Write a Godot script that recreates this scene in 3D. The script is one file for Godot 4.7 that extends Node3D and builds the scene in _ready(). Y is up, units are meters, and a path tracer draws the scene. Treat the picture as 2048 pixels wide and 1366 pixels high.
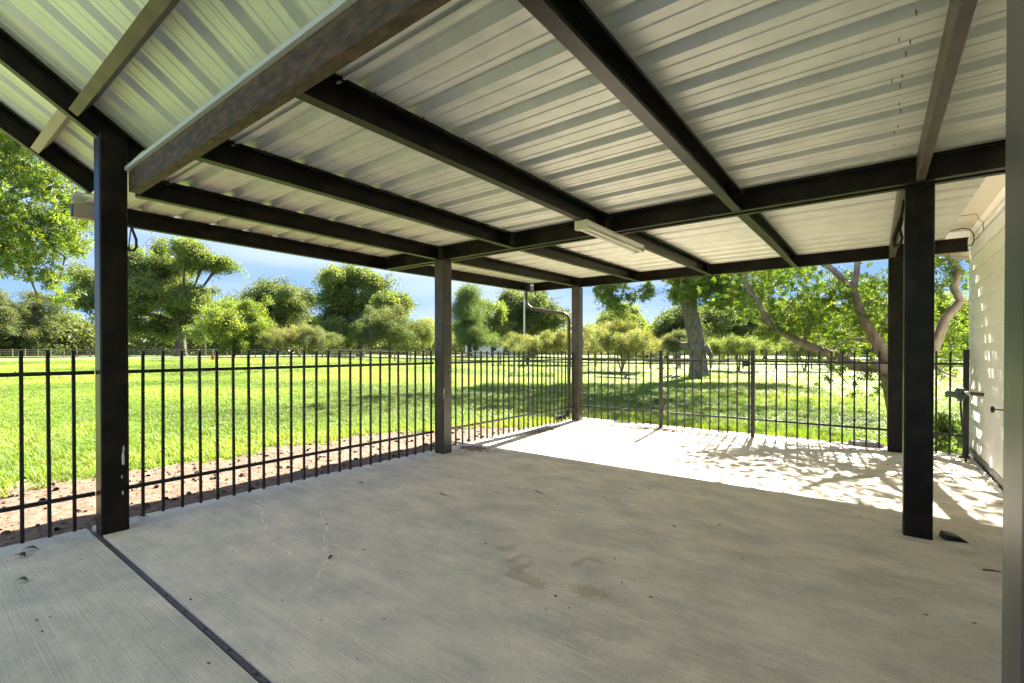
extends Node3D

var used := {}
var M := {}
var rng := RandomNumberGenerator.new()

# ---------------------------------------------------------------- scene graph helpers
func numbered(parent: Node, called: String) -> String:
	var key := str(parent.get_instance_id()) + called
	var n: int = used.get(key, 0)
	used[key] = n + 1
	return called if n == 0 else "%s_%03d" % [called, n]

func tag(o: Node, label: String, category: String, group := "", kind := ""):
	if label: o.set_meta("label", label)
	if category: o.set_meta("category", category)
	if group: o.set_meta("group", group)
	if kind: o.set_meta("kind", kind)

func thing(called: String, label: String, category: String, at := Vector3.ZERO, group := "", turn := 0.0) -> Node3D:
	var o := Node3D.new()
	o.name = numbered(self, called)
	add_child(o, true)
	o.position = at
	o.rotation.y = turn
	tag(o, label, category, group)
	return o

func part(called: String, mesh: Mesh, mat: Material, parent: Node = self) -> MeshInstance3D:
	var o := MeshInstance3D.new()
	o.mesh = mesh
	o.material_override = mat
	o.name = numbered(parent, called)
	parent.add_child(o, true)
	return o

func scatter(called: String, mesh: Mesh, mat: Material, xs: Array, cols: Array, parent: Node = self) -> MultiMeshInstance3D:
	var mm := MultiMesh.new()
	mm.transform_format = MultiMesh.TRANSFORM_3D
	mm.use_colors = true
	mm.mesh = mesh
	mm.instance_count = xs.size()
	for i in xs.size():
		mm.set_instance_transform(i, xs[i])
		mm.set_instance_color(i, cols[i])
	var o := MultiMeshInstance3D.new()
	o.multimesh = mm
	o.material_override = mat
	o.name = numbered(parent, called)
	parent.add_child(o, true)
	o.set_meta("kind", "stuff")
	return o

# ---------------------------------------------------------------- mesh builder
class MB:
	var v := PackedVector3Array()
	var n := PackedVector3Array()
	var uv := PackedVector2Array()
	func tri(a: Vector3, b: Vector3, c: Vector3):   # counter-clockwise seen from outside
		var k := (b - a).cross(c - a).normalized()
		for p: Vector3 in [a, c, b]:
			v.append(p); n.append(k); uv.append(Vector2(p.x, p.z))
	func quad(a: Vector3, b: Vector3, c: Vector3, d: Vector3):
		tri(a, b, c); tri(a, c, d)
	func quad_n(a: Vector3, b: Vector3, c: Vector3, d: Vector3, na: Vector3, nb: Vector3, nc: Vector3, nd: Vector3):
		var ps := [a, c, b, a, d, c]
		var ns := [na, nc, nb, na, nd, nc]
		for i in 6:
			v.append(ps[i]); n.append(ns[i]); uv.append(Vector2(ps[i].x, ps[i].z))
	func box(lo: Vector3, hi: Vector3, bevel := 0.0):
		var c := (lo + hi) / 2
		var h := (hi - lo) / 2
		obox(c, Vector3(h.x, 0, 0), Vector3(0, h.y, 0), Vector3(0, 0, h.z), bevel)
	func obox(c: Vector3, hx: Vector3, hy: Vector3, hz: Vector3, bevel := 0.0):
		var pts := []
		var bx := minf(bevel, hx.length() * .49)
		var by := minf(bevel, hy.length() * .49)
		if bevel <= 0.0:
			pts = [Vector2(-1, -1), Vector2(1, -1), Vector2(1, 1), Vector2(-1, 1)]
		else:
			var x := 1.0 - bx / hx.length()
			var y := 1.0 - by / hy.length()
			pts = [Vector2(-x, -1), Vector2(x, -1), Vector2(1, -y), Vector2(1, y), Vector2(x, 1), Vector2(-x, 1), Vector2(-1, y), Vector2(-1, -y)]
		prism(PackedVector2Array(pts), c - hz, hx, hy, hz * 2)
	# poly is counter-clockwise in (ux, uy); ux x uy points along uz, or the other way (both handled)
	func prism(poly: PackedVector2Array, o: Vector3, ux: Vector3, uy: Vector3, uz: Vector3):
		var area := 0.0
		for i in poly.size():
			area += poly[i].cross(poly[(i + 1) % poly.size()])
		var flip := (area < 0) != (ux.cross(uy).dot(uz) < 0)
		var p := []
		for q in poly: p.append(o + ux * q.x + uy * q.y)
		var k := p.size()
		for i in k:
			var a: Vector3 = p[i]
			var b: Vector3 = p[(i + 1) % k]
			if flip: quad(b, a, a + uz, b + uz)
			else: quad(a, b, b + uz, a + uz)
		var t := Geometry2D.triangulate_polygon(poly)
		for i in range(0, t.size(), 3):
			var a: Vector3 = p[t[i]]
			var b: Vector3 = p[t[i + 1]]
			var c: Vector3 = p[t[i + 2]]
			if (b - a).cross(c - a).dot(uz) > 0:
				tri(a + uz, b + uz, c + uz); tri(a, c, b)
			else:
				tri(a + uz, c + uz, b + uz); tri(a, b, c)
	func tube(pts: Array, radii: Array, sides := 8, bump := 0.0, seed_ := 0):
		var rr := RandomNumberGenerator.new()
		rr.seed = seed_ + 17
		var rings := []
		var norms := []
		var up := Vector3(0.13, 0.31, 0.94).normalized()
		for i in pts.size():
			var d: Vector3 = (pts[mini(i + 1, pts.size() - 1)] - pts[maxi(i - 1, 0)]).normalized()
			var s := d.cross(up)
			if s.length() < .05: s = d.cross(Vector3.RIGHT)
			s = s.normalized()
			var w := s.cross(d)
			var ring := []
			var nn := []
			for j in sides:
				var a := TAU * j / sides
				var e := s * cos(a) + w * sin(a)
				ring.append(pts[i] + e * radii[i] * (1.0 + bump * rr.randf_range(-1, 1)))
				nn.append(e)
			rings.append(ring); norms.append(nn)
		for i in pts.size() - 1:
			for j in sides:
				var k := (j + 1) % sides
				var a: Vector3 = rings[i][j]
				var b: Vector3 = rings[i][k]
				var c: Vector3 = rings[i + 1][k]
				var d: Vector3 = rings[i + 1][j]
				if (b - a).cross(d - a).dot(norms[i][j]) > 0:
					quad_n(a, b, c, d, norms[i][j], norms[i][k], norms[i + 1][k], norms[i + 1][j])
				else:
					quad_n(b, a, d, c, norms[i][k], norms[i][j], norms[i + 1][j], norms[i + 1][k])
		for e in [0, pts.size() - 1]:
			for j in range(1, sides - 1):
				var out: Vector3 = (pts[e] - pts[1 if e == 0 else e - 1])
				var a: Vector3 = rings[e][0]
				var b: Vector3 = rings[e][j]
				var c: Vector3 = rings[e][j + 1]
				if (b - a).cross(c - a).dot(out) > 0: tri(a, b, c)
				else: tri(a, c, b)
	func done() -> ArrayMesh:
		var arr := []
		arr.resize(Mesh.ARRAY_MAX)
		arr[Mesh.ARRAY_VERTEX] = v
		arr[Mesh.ARRAY_NORMAL] = n
		arr[Mesh.ARRAY_TEX_UV] = uv
		var m := ArrayMesh.new()
		m.add_surface_from_arrays(Mesh.PRIMITIVE_TRIANGLES, arr)
		return m

func box_mesh(lo: Vector3, hi: Vector3, bevel := 0.0) -> ArrayMesh:
	var b := MB.new()
	b.box(lo, hi, bevel)
	return b.done()

func tube_mesh(pts: Array, radii, sides := 8, bump := 0.0) -> ArrayMesh:
	var b := MB.new()
	var r := []
	for i in pts.size(): r.append(radii[i] if radii is Array else radii)
	b.tube(pts, r, sides, bump)
	return b.done()

func rounded_square(h: float, r: float) -> PackedVector2Array:
	var p := PackedVector2Array()
	for k in 4:
		var c := Vector2(h - r, h - r).rotated(k * PI / 2)
		for j in 4:
			p.append(c + Vector2(r, 0).rotated(k * PI / 2 + j * PI / 6))
	return p

# ---------------------------------------------------------------- materials
func lin(r: float, g: float, b: float) -> Color:
	return Color(r, g, b).linear_to_srgb()

func flat_mat(r: float, g: float, b: float, rough := .7, metal := 0.0) -> StandardMaterial3D:
	var m := StandardMaterial3D.new()
	m.albedo_color = lin(r, g, b)
	m.roughness = rough
	m.metallic = metal
	return m

# two noises blended between three linear colours, sampled in world space
func noise_mat(cols: Array, freq: float, scale: Vector3, rough := .7, metal := 0.0, seed_ := 1, relief := 0.0, in_world := true) -> StandardMaterial3D:
	var s := 256
	var f := FastNoiseLite.new()
	f.seed = seed_
	f.noise_type = FastNoiseLite.TYPE_SIMPLEX_SMOOTH
	f.frequency = freq
	f.fractal_octaves = 5
	f.fractal_gain = .55
	var im := f.get_seamless_image(s, s)
	im.convert(Image.FORMAT_L8)
	var src := im.get_data()
	var data := PackedByteArray()
	data.resize(s * s * 3)
	var ramp := []
	for i in 256:
		var t := clampf((i / 255.0 - .5) * 1.5 + .5, 0, 1) * (cols.size() - 1)
		var k := mini(int(t), cols.size() - 2)
		var c: Color = (cols[k] as Color).lerp(cols[k + 1], t - k).linear_to_srgb()
		ramp.append([int(c.r * 255), int(c.g * 255), int(c.b * 255)])
	for i in s * s:
		var c: Array = ramp[src[i]]
		data[i * 3] = c[0]; data[i * 3 + 1] = c[1]; data[i * 3 + 2] = c[2]
	var m := StandardMaterial3D.new()
	m.albedo_texture = ImageTexture.create_from_image(Image.create_from_data(s, s, false, Image.FORMAT_RGB8, data))
	m.roughness = rough
	m.metallic = metal
	m.uv1_triplanar = true
	m.uv1_world_triplanar = in_world
	m.uv1_scale = scale
	if relief > 0:
		m.normal_enabled = true
		im.bump_map_to_normal_map(relief)
		m.normal_texture = ImageTexture.create_from_image(im)
	return m

func leaf_mat(r: float, g: float, b: float, through := .95) -> StandardMaterial3D:
	var m := StandardMaterial3D.new()
	m.albedo_color = lin(r, g, b)
	m.vertex_color_use_as_albedo = true
	m.roughness = .55
	m.backlight_enabled = true
	m.backlight = Color(through, through, through * .55)
	m.cull_mode = BaseMaterial3D.CULL_DISABLED
	return m

# concrete: broom strokes along x, mottling, specks, stains and pale crack lines; world rectangle r (x, z)
func concrete_mat(r: Rect2, w: int, h: int, seed_: int, stains: Array, cracks: Array, tint: Color) -> StandardMaterial3D:
	var f := FastNoiseLite.new()
	f.seed = seed_
	f.frequency = .009
	f.fractal_octaves = 7
	f.fractal_gain = .68
	var mott := f.get_image(w, h); mott.convert(Image.FORMAT_L8)
	f.seed = seed_ + 5
	f.frequency = .3
	f.fractal_octaves = 3
	var broom := f.get_image(maxi(w / 48, 8), h); broom.convert(Image.FORMAT_L8)
	broom.resize(w, h, Image.INTERPOLATE_CUBIC)
	f.seed = seed_ + 9
	f.frequency = .035
	var band := f.get_image(maxi(w / 12, 8), h); band.convert(Image.FORMAT_L8)
	band.resize(w, h, Image.INTERPOLATE_CUBIC)
	f.seed = seed_ + 12
	f.frequency = .3
	f.fractal_octaves = 2
	var speck := f.get_image(w, h); speck.convert(Image.FORMAT_L8)
	var a := mott.get_data()
	var b := broom.get_data()
	var c := band.get_data()
	var d := speck.get_data()
	var mask := PackedFloat32Array(); mask.resize(w * h)
	var pale := PackedFloat32Array(); pale.resize(w * h)
	for s in stains:   # [x, z, rx, rz, strength]
		var px: float = (s[0] - r.position.x) / r.size.x * w
		var pz: float = (s[1] - r.position.y) / r.size.y * h
		var rx: float = s[2] / r.size.x * w
		var rz: float = s[3] / r.size.y * h
		for y in range(maxi(0, int(pz - rz * 1.6)), mini(h, int(pz + rz * 1.6))):
			for x in range(maxi(0, int(px - rx * 1.6)), mini(w, int(px + rx * 1.6))):
				var q := Vector2((x - px) / rx, (y - pz) / rz).length() + (a[y * w + x] / 255.0 - .5) * 2.0 + (d[y * w + x] / 255.0 - .5) * 1.2
				mask[y * w + x] = maxf(mask[y * w + x], s[4] * clampf((1.0 - q) * 5.0, 0, 1))
	for line in cracks:
		for i in line.size() - 1:
			var p: Vector2 = line[i]
			var q: Vector2 = line[i + 1]
			var n := int(p.distance_to(q) * 500)
			for k in n:
				var t := p.lerp(q, float(k) / n)
				t.x += sin(t.y * 23.0 + seed_) * .012 + sin(t.y * 71.0) * .006
				t.y += sin(t.x * 19.0) * .012 + sin(t.x * 83.0) * .004
				var x := int((t.x - r.position.x) / r.size.x * w)
				var y := int((t.y - r.position.y) / r.size.y * h)
				if x > 0 and y > 1 and x < w - 1 and y < h - 2:
					var g := .5 + .5 * sin(t.x * 31.0 + t.y * 17.0)
					pale[y * w + x] = maxf(pale[y * w + x], g)
					pale[(y + 1) * w + x] = maxf(pale[(y + 1) * w + x], g * .6)
	var srgb := PackedByteArray(); srgb.resize(1024)
	for i in 1024:
		srgb[i] = int(Color(i / 1023.0, 0, 0).linear_to_srgb().r * 255)
	var data := PackedByteArray(); data.resize(w * h * 3)
	for i in w * h:
		var m := (a[i] - 128) / 128.0
		var t := 1.0 + .22 * m + .075 * (b[i] - 128) / 128.0 + .06 * (c[i] - 128) / 128.0 + .11 * (d[i] - 128) / 128.0
		if d[i] > 196: t *= .72
		elif d[i] < 58: t *= 1.07
		var w1 := 1.0 - mask[i]
		var up := pale[i] * .35
		var warm := m * .03
		data[i * 3] = srgb[clampi(int((tint.r * (t + warm) * (w1 + mask[i] * .76) + up) * 1023), 0, 1023)]
		data[i * 3 + 1] = srgb[clampi(int((tint.g * t * (w1 + mask[i] * .68) + up) * 1023), 0, 1023)]
		data[i * 3 + 2] = srgb[clampi(int((tint.b * (t - warm) * (w1 + mask[i] * .58) + up) * 1023), 0, 1023)]
	var mat := StandardMaterial3D.new()
	mat.albedo_texture = ImageTexture.create_from_image(Image.create_from_data(w, h, false, Image.FORMAT_RGB8, data))
	mat.roughness = .82
	broom.bump_map_to_normal_map(2.2)
	mat.normal_enabled = true
	mat.normal_texture = ImageTexture.create_from_image(broom)
	mat.normal_scale = .2
	mat.uv1_scale = Vector3(1.0 / r.size.x, 1.0 / r.size.y, 1)
	mat.uv1_offset = Vector3(-r.position.x / r.size.x, -r.position.y / r.size.y, 0)
	return mat

# ---------------------------------------------------------------- terrain
func smooth(a: float, b: float, t: float) -> float:
	t = clampf((t - a) / (b - a), 0, 1)
	return t * t * (3 - 2 * t)

func terr(x: float, z: float) -> float:
	var d := -.6064 * x - .7952 * z
	var l := .7952 * x - .6064 * z
	return -.12 + .5 * smooth(28, 85, d - .6 * l)

# ---------------------------------------------------------------- trees
var sprigs := {}

func sprig_mesh(count: int, len_: float, wid: float, seed_: int, droop := .0) -> ArrayMesh:
	var r := RandomNumberGenerator.new()
	r.seed = seed_
	var b := MB.new()
	for i in count:
		var d := Vector3(r.randfn(), r.randfn() * .7, r.randfn()).normalized()
		var o := d * pow(r.randf(), .5)
		d = (d + Vector3(r.randfn(), r.randfn() - droop, r.randfn()) * .55).normalized()
		var s := d.cross(Vector3(r.randfn(), r.randfn() + 1.2, r.randfn())).normalized()
		var k := s.cross(d) * .12
		var l := len_ * r.randf_range(.7, 1.25)
		var w := wid * r.randf_range(.8, 1.2)
		var tip := o + d * l
		var a := o + d * l * .45 + s * w + k * w
		var c := o + d * l * .45 - s * w + k * w
		b.tri(o, a, tip); b.tri(o, tip, c)
	return b.done()

# a twig carrying pointed leaves on both sides, along +y, length 1
func twig_mesh(leaves: int, len_: float, wid: float, seed_: int) -> ArrayMesh:
	var r := RandomNumberGenerator.new()
	r.seed = seed_
	var b := MB.new()
	for i in leaves:
		var t := (i + .5) / leaves
		var o := Vector3(sin(t * 3.0) * .06, t, cos(t * 2.0) * .05)
		var a := i * 2.4 + r.randf() * .8
		var d := Vector3(cos(a), r.randf_range(.1, .8), sin(a)).normalized()
		var s := d.cross(Vector3(r.randfn() * .5, 1, r.randfn() * .5)).normalized()
		var up := s.cross(d)
		var l := len_ * r.randf_range(.75, 1.2)
		var w := wid * r.randf_range(.8, 1.2)
		var m1 := o + d * l * .35 + s * w + up * w * .25
		var m2 := o + d * l * .35 - s * w + up * w * .25
		var mid := o + d * l * .5
		var tip := o + d * l - up * l * .12
		b.tri(o, m1, mid); b.tri(m1, tip, mid); b.tri(o, mid, m2); b.tri(mid, tip, m2)
	return b.done()

var styles := {}

func tree(called: String, label: String, category: String, group: String, at: Vector3, trunk_r: float, lobes: Array, style: String, clumps: int, per: int, scale: float):
	var S: Dictionary = styles[style]
	var r := RandomNumberGenerator.new()
	r.seed = hash(label)
	var root := thing(called, label, category, at, group)
	var noise := FastNoiseLite.new()
	noise.seed = r.randi() % 1000
	noise.frequency = .9
	var main: Array = lobes
	lobes = []
	for l in main:
		lobes.append([l[0], l[1], l[2], l[3] * .86, l[4] * .86])
		for k in 4:
			var d := Vector3(r.randfn(), absf(r.randfn()) * .8 - .15, r.randfn()).normalized() * r.randf_range(.8, 1.12)
			var q := r.randf_range(.22, .42)
			lobes.append([l[0] + d.x * l[3], l[1] + d.y * l[4], l[2] + d.z * l[3], l[3] * q, maxf(l[4], l[3] * .6) * q])
	var weight := []
	var total := 0.0
	var low := 99.0
	for l in main:
		low = minf(low, l[1] - l[4] * .6)
	for l in lobes:
		total += pow(l[3] * l[3] * l[4], .66)
		weight.append(total)
	var fork := maxf(low, lobes[0][1] * .35)
	var bark := MB.new()
	var stems: int = S.get("stems", 1)
	for s in stems:
		var a := TAU * s / stems + r.randf()
		var out := Vector3(cos(a), 0, sin(a)) * (.0 if stems == 1 else fork * .28)
		var top := Vector3(0, fork, 0) + out
		bark.tube([Vector3(0, -.15, 0) + out * .1, Vector3(0, fork * .12, 0) + out * .15, Vector3(r.randfn() * .1 * trunk_r, fork * .55, r.randfn() * .1) + out * .5, top], [trunk_r * 1.5, trunk_r * 1.05, trunk_r * .85, trunk_r * .75], 8, .06, s)
	part("trunk", bark.done(), M[S.bark], root)
	var limbs := MB.new()
	for i in main.size():
		var l: Array = main[i]
		var c := Vector3(l[0], l[1], l[2])
		var a := TAU * i / stems + r.randf()
		var st := Vector3(0, fork * .9, 0)
		if stems > 1: st += Vector3(cos(a), 0, sin(a)) * fork * .2
		var mid: Vector3 = st.lerp(c, .5) + Vector3(r.randfn(), r.randf() * .8, r.randfn()) * l[3] * .12
		limbs.tube([st, mid, c], [trunk_r * .34, trunk_r * .2, trunk_r * .08], 6, .05, i)
		for k in 5:
			var d := Vector3(r.randfn() * l[3], r.randfn() * l[4], r.randfn() * l[3]) * .5
			limbs.tube([mid.lerp(c, r.randf()), c + d * .5 + Vector3(0, .1 * l[4], 0), c + d * 1.3], [trunk_r * .16, trunk_r * .1, trunk_r * .04], 5, 0, k)
	part("limbs", limbs.done(), M[S.bark], root)
	var xs := []
	var cols := []
	for i in clumps:
		var pick := r.randf() * total
		var k := 0
		while weight[k] < pick: k += 1
		var l: Array = lobes[k]
		var d := Vector3(r.randfn(), r.randfn(), r.randfn()).normalized()
		if d.y < -.3 and r.randf() < .5: d.y *= -.5
		var bulge := 1.0 + .95 * noise.get_noise_3dv(d * 1.9 + Vector3(k, 0, 0))
		var rad := pow(r.randf_range(.12, 1.0), .5) * bulge
		if r.randf() < .12: rad *= r.randf_range(1.1, 1.35)
		var c := Vector3(l[0], l[1], l[2]) + Vector3(d.x * l[3], d.y * l[4], d.z * l[3]) * rad
		var cr: float = scale * S.clump * r.randf_range(.45, 1.5)
		var tone := 1.0 + r.randf_range(-.26, .28)
		var warm := r.randf_range(-.12, .12)
		var flower: bool = S.has("flower") and r.randf() < .4
		for j in per:
			var q := Vector3(r.randfn(), r.randfn() * S.flat, r.randfn()) * .55
			var p := c + q * cr + Vector3(0, -S.droop * cr * q.length_squared(), 0)
			var sc: float = scale * S.size * r.randf_range(.7, 1.2)
			var bs := Basis.from_euler(Vector3(r.randf() * TAU, r.randf() * TAU, r.randf() * TAU) if not S.has("up") else Vector3(r.randfn() * .5, r.randf() * TAU, r.randfn() * .5)).scaled(Vector3.ONE * sc)
			xs.append(Transform3D(bs, p))
			var t := tone * r.randf_range(.85, 1.15)
			var col := Color(t * (1 + warm), t, t * (1 - warm * .5))
			if flower and q.y > .1 and j % 3 == 0: col = Color(1.9, 1.5, 2.6) * t * .75
			cols.append(col)
	scatter("crown", sprigs[S.sprig], M[S.leaf], xs, cols, root)

# ---------------------------------------------------------------- build
func _ready():
	rng.seed = 77
	# ---- camera
	var cam := Camera3D.new()
	cam.name = "camera"
	add_child(cam)
	cam.position = Vector3(0, 1.22, 0)
	cam.rotation = Vector3(deg_to_rad(-.429), deg_to_rad(37.33), 0)
	var near := .05
	cam.set_frustum(2 * near * 683.0 / 951.75, Vector2(0, near * 26.53 / 951.75), near, 1500)
	cam.current = true
	# ---- sky, sun, exposure
	var env := Environment.new()
	env.background_mode = Environment.BG_SKY
	env.tonemap_mode = Environment.TONE_MAPPER_LINEAR
	env.tonemap_exposure = 10.4
	env.sdfgi_enabled = true
	env.ssao_enabled = true
	env.ssil_enabled = true
	env.ambient_light_source = Environment.AMBIENT_SOURCE_SKY
	var pano := PanoramaSkyMaterial.new()
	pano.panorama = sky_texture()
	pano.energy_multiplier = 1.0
	var sky := Sky.new()
	sky.sky_material = pano
	env.sky = sky
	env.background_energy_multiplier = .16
	var we := WorldEnvironment.new()
	we.name = "world_environment"
	we.environment = env
	add_child(we)
	var sun := DirectionalLight3D.new()
	sun.name = "sun"
	add_child(sun)
	sun.look_at_from_position(Vector3.ZERO, -Vector3(-.0863, .6468, -.7578), Vector3.UP)
	sun.light_energy = 1.15
	sun.light_color = Color(1, .965, .905)
	sun.light_angular_distance = .55
	sun.shadow_enabled = true

	materials()
	ground()
	slabs()
	patio_cover()
	gable_roof()
	house()
	fences()
	small_things()
	far_things()
	trees()
	near_trees()
	grass()

func sky_texture() -> ImageTexture:
	var w := 1024
	var h := 512
	var f := FastNoiseLite.new()
	f.seed = 11
	f.frequency = .042
	f.fractal_octaves = 5
	f.fractal_gain = .5
	var cl := f.get_seamless_image(128, h, false, false, .25)
	cl.convert(Image.FORMAT_L8)
	cl.resize(w, h, Image.INTERPOLATE_CUBIC)
	var toward := Vector3(-.0863, .6468, -.7578).normalized()
	var src := cl.get_data()
	var im := Image.create(w, h, false, Image.FORMAT_RGBF)
	for y in h:
		var el := (.5 - (y + .5) / h) * PI
		var t := clampf(sin(el), 0, 1)
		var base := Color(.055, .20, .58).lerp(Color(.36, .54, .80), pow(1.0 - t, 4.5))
		if el < 0: base = Color(.18, .2, .16)
		var high := smooth(.42, .8, t) * .45  # whiter cloud overhead, out of view, added to lift fill light
		for x in w:
			var c := base
			if el > 0:
				var k := src[y * w + x] / 255.0
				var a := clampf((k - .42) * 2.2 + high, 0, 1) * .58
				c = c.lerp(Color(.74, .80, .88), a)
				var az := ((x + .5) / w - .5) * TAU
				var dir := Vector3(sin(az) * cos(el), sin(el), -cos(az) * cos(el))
				var added_glow := 4.5 * exp(-rad_to_deg(acos(clampf(dir.dot(toward), -1, 1))) / 8.0)  # aureole round the unseen sun, added to brighten the shade
				c += Color(1.0, .96, .88) * added_glow
			im.set_pixel(x, y, c)
	return ImageTexture.create_from_image(im)

func materials():
	M.steel = noise_mat([Color(.008, .0065, .005), Color(.0135, .011, .0085), Color(.026, .019, .012)], .03, Vector3(.6, .6, .6), .33, 0, 3)
	M.steel.metallic_specular = .3
	M.post_brown = noise_mat([Color(.035, .028, .022), Color(.05, .039, .03), Color(.066, .05, .038)], .02, Vector3(.9, .9, .9), .4, 0, 24)
	M.steel_brown = noise_mat([Color(.045, .036, .028), Color(.062, .048, .036), Color(.085, .06, .042)], .02, Vector3(.9, .9, .9), .45, 0, 4)
	M.rusty = noise_mat([Color(.055, .042, .030), Color(.085, .062, .042), Color(.14, .085, .048)], .045, Vector3(.7, 2.0, 2.0), .6, .0, 5)
	M.rusty.metallic_specular = .3
	M.brown_steel = noise_mat([Color(.055, .034, .023), Color(.085, .053, .035), Color(.12, .078, .05)], .02, Vector3(1, 1, 1), .5, 0, 6)
	M.gray_steel = noise_mat([Color(.052, .054, .052), Color(.073, .074, .069), Color(.094, .094, .088)], .012, Vector3(1.4, .25, 1.4), .4, .1, 2)
	M.fence = flat_mat(.012, .012, .011, .38)
	M.sheet = noise_mat([Color(.63, .635, .58), Color(.69, .695, .635), Color(.74, .745, .68)], .03, Vector3(.5, .5, .5), .52, .33, 7)
	M.trim = flat_mat(.62, .63, .56, .4, .2)
	M.siding = noise_mat([Color(.84, .81, .72), Color(.87, .84, .75), Color(.90, .87, .78)], .02, Vector3(.6, .6, .6), .6, 0, 8)
	M.soffit = flat_mat(.76, .68, .55, .65)
	M.tan = flat_mat(.36, .30, .23, .6)
	M.flashing = noise_mat([Color(.10, .09, .08), Color(.16, .15, .14), Color(.22, .2, .18)], .03, Vector3(2, 2, 2), .5, .3, 9)
	M.gutter_brown = flat_mat(.085, .058, .045, .4)
	M.black = flat_mat(.008, .008, .008, .5)
	M.white_metal = flat_mat(.74, .71, .58, .4)
	M.lens = flat_mat(.70, .69, .62, .25)
	M.cable = flat_mat(.015, .014, .013, .5)
	M.joint = noise_mat([Color(.05, .043, .040), Color(.09, .08, .076), Color(.15, .13, .12)], .05, Vector3(4, 4, 4), .5, .15, 10)
	M.gap = flat_mat(.012, .01, .009, .9)
	M.bark = noise_mat([Color(.055, .044, .036), Color(.11, .09, .075), Color(.18, .15, .125)], .03, Vector3(.9, .25, .9), .9, 0, 12, 6.0)
	M.bark_oak = noise_mat([Color(.05, .042, .036), Color(.13, .11, .092), Color(.22, .19, .165)], .035, Vector3(1.6, .22, 1.6), .9, 0, 13, 9.0)
	M.bark_smooth = noise_mat([Color(.10, .078, .06), Color(.16, .127, .098), Color(.24, .195, .155)], .02, Vector3(2.2, .8, 2.2), .75, 0, 14, 3.0)
	M.wood = noise_mat([Color(.16, .125, .07), Color(.24, .19, .11), Color(.32, .26, .16)], .03, Vector3(1.5, 1.5, 1.5), .85, 0, 15)
	M.soil = noise_mat([Color(.09, .054, .033), Color(.135, .085, .054), Color(.19, .127, .085)], .035, Vector3(1.0, 1.0, 1.0), .95, 0, 16, 5.0)
	M.field = noise_mat([Color(.085, .14, .03), Color(.145, .205, .045), Color(.22, .26, .085)], .02, Vector3(.11, .11, .11), .95, 0, 17, 4.0)
	M.stone = noise_mat([Color(.22, .21, .20), Color(.36, .35, .33), Color(.46, .45, .43)], .06, Vector3(3, 3, 3), .9, 0, 18, 6.0)
	M.clod = noise_mat([Color(.085, .052, .032), Color(.13, .083, .053), Color(.18, .122, .082)], .05, Vector3(3, 3, 3), .95, 0, 19)
	M.clod.vertex_color_use_as_albedo = true
	M.leaf_mid = leaf_mat(.175, .225, .085, 1.0)
	M.leaf_dark = leaf_mat(.115, .15, .07, 1.0)
	M.leaf_lime = leaf_mat(.20, .265, .055, 1.0)
	M.leaf_light = leaf_mat(.19, .24, .07, 1.0)
	M.leaf_grey = leaf_mat(.14, .17, .085, 1.0)
	M.leaf_pale = leaf_mat(.21, .25, .12, 1.0)
	M.leaf_myrtle = leaf_mat(.20, .22, .09, 1.0)
	M.leaf_conifer = leaf_mat(.14, .20, .085, 1.0)
	M.leaf_near = leaf_mat(.15, .225, .045, 1.0)
	M.leaf_oak = leaf_mat(.18, .25, .065, 1.0)
	M.blade = leaf_mat(.195, .305, .058, 1.0)
	sprigs.broad = sprig_mesh(24, .42, .13, 1)
	sprigs.fine = sprig_mesh(34, .30, .10, 2, .3)
	sprigs.needle = sprig_mesh(40, .5, .035, 3, .2)
	sprigs.twig = twig_mesh(12, .34, .10, 4)
	sprigs.pinnate = twig_mesh(14, .40, .075, 5)
	styles.mid = {"bark": "bark", "leaf": "leaf_mid", "sprig": "broad", "clump": .98, "size": .68, "flat": .7, "droop": .3}
	styles.dark = {"bark": "bark", "leaf": "leaf_dark", "sprig": "broad", "clump": 1.0, "size": .68, "flat": .75, "droop": .25}
	styles.lime = {"bark": "bark", "leaf": "leaf_lime", "sprig": "broad", "clump": .8, "size": .6, "flat": 1.0, "droop": .0}
	styles.light = {"bark": "bark", "leaf": "leaf_light", "sprig": "broad", "clump": .92, "size": .66, "flat": .8, "droop": .2}
	styles.grey = {"bark": "bark", "leaf": "leaf_grey", "sprig": "fine", "clump": .9, "size": .7, "flat": .8, "droop": .3}
	styles.pale = {"bark": "bark", "leaf": "leaf_pale", "sprig": "fine", "clump": 1.1, "size": .62, "flat": .8, "droop": .2}
	styles.myrtle = {"bark": "bark_smooth", "leaf": "leaf_myrtle", "sprig": "fine", "clump": 1.0, "size": .6, "flat": .8, "droop": .5, "stems": 5, "flower": true}
	styles.myrtle_green = {"bark": "bark_smooth", "leaf": "leaf_mid", "sprig": "fine", "clump": .9, "size": .62, "flat": .8, "droop": .6, "stems": 4}
	styles.myrtle_grey = {"bark": "bark_smooth", "leaf": "leaf_grey", "sprig": "fine", "clump": .95, "size": .6, "flat": .9, "droop": .4, "stems": 3, "flower": true}
	styles.conifer = {"bark": "bark", "leaf": "leaf_conifer", "sprig": "needle", "clump": 1.1, "size": .75, "flat": .45, "droop": .2}

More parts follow.
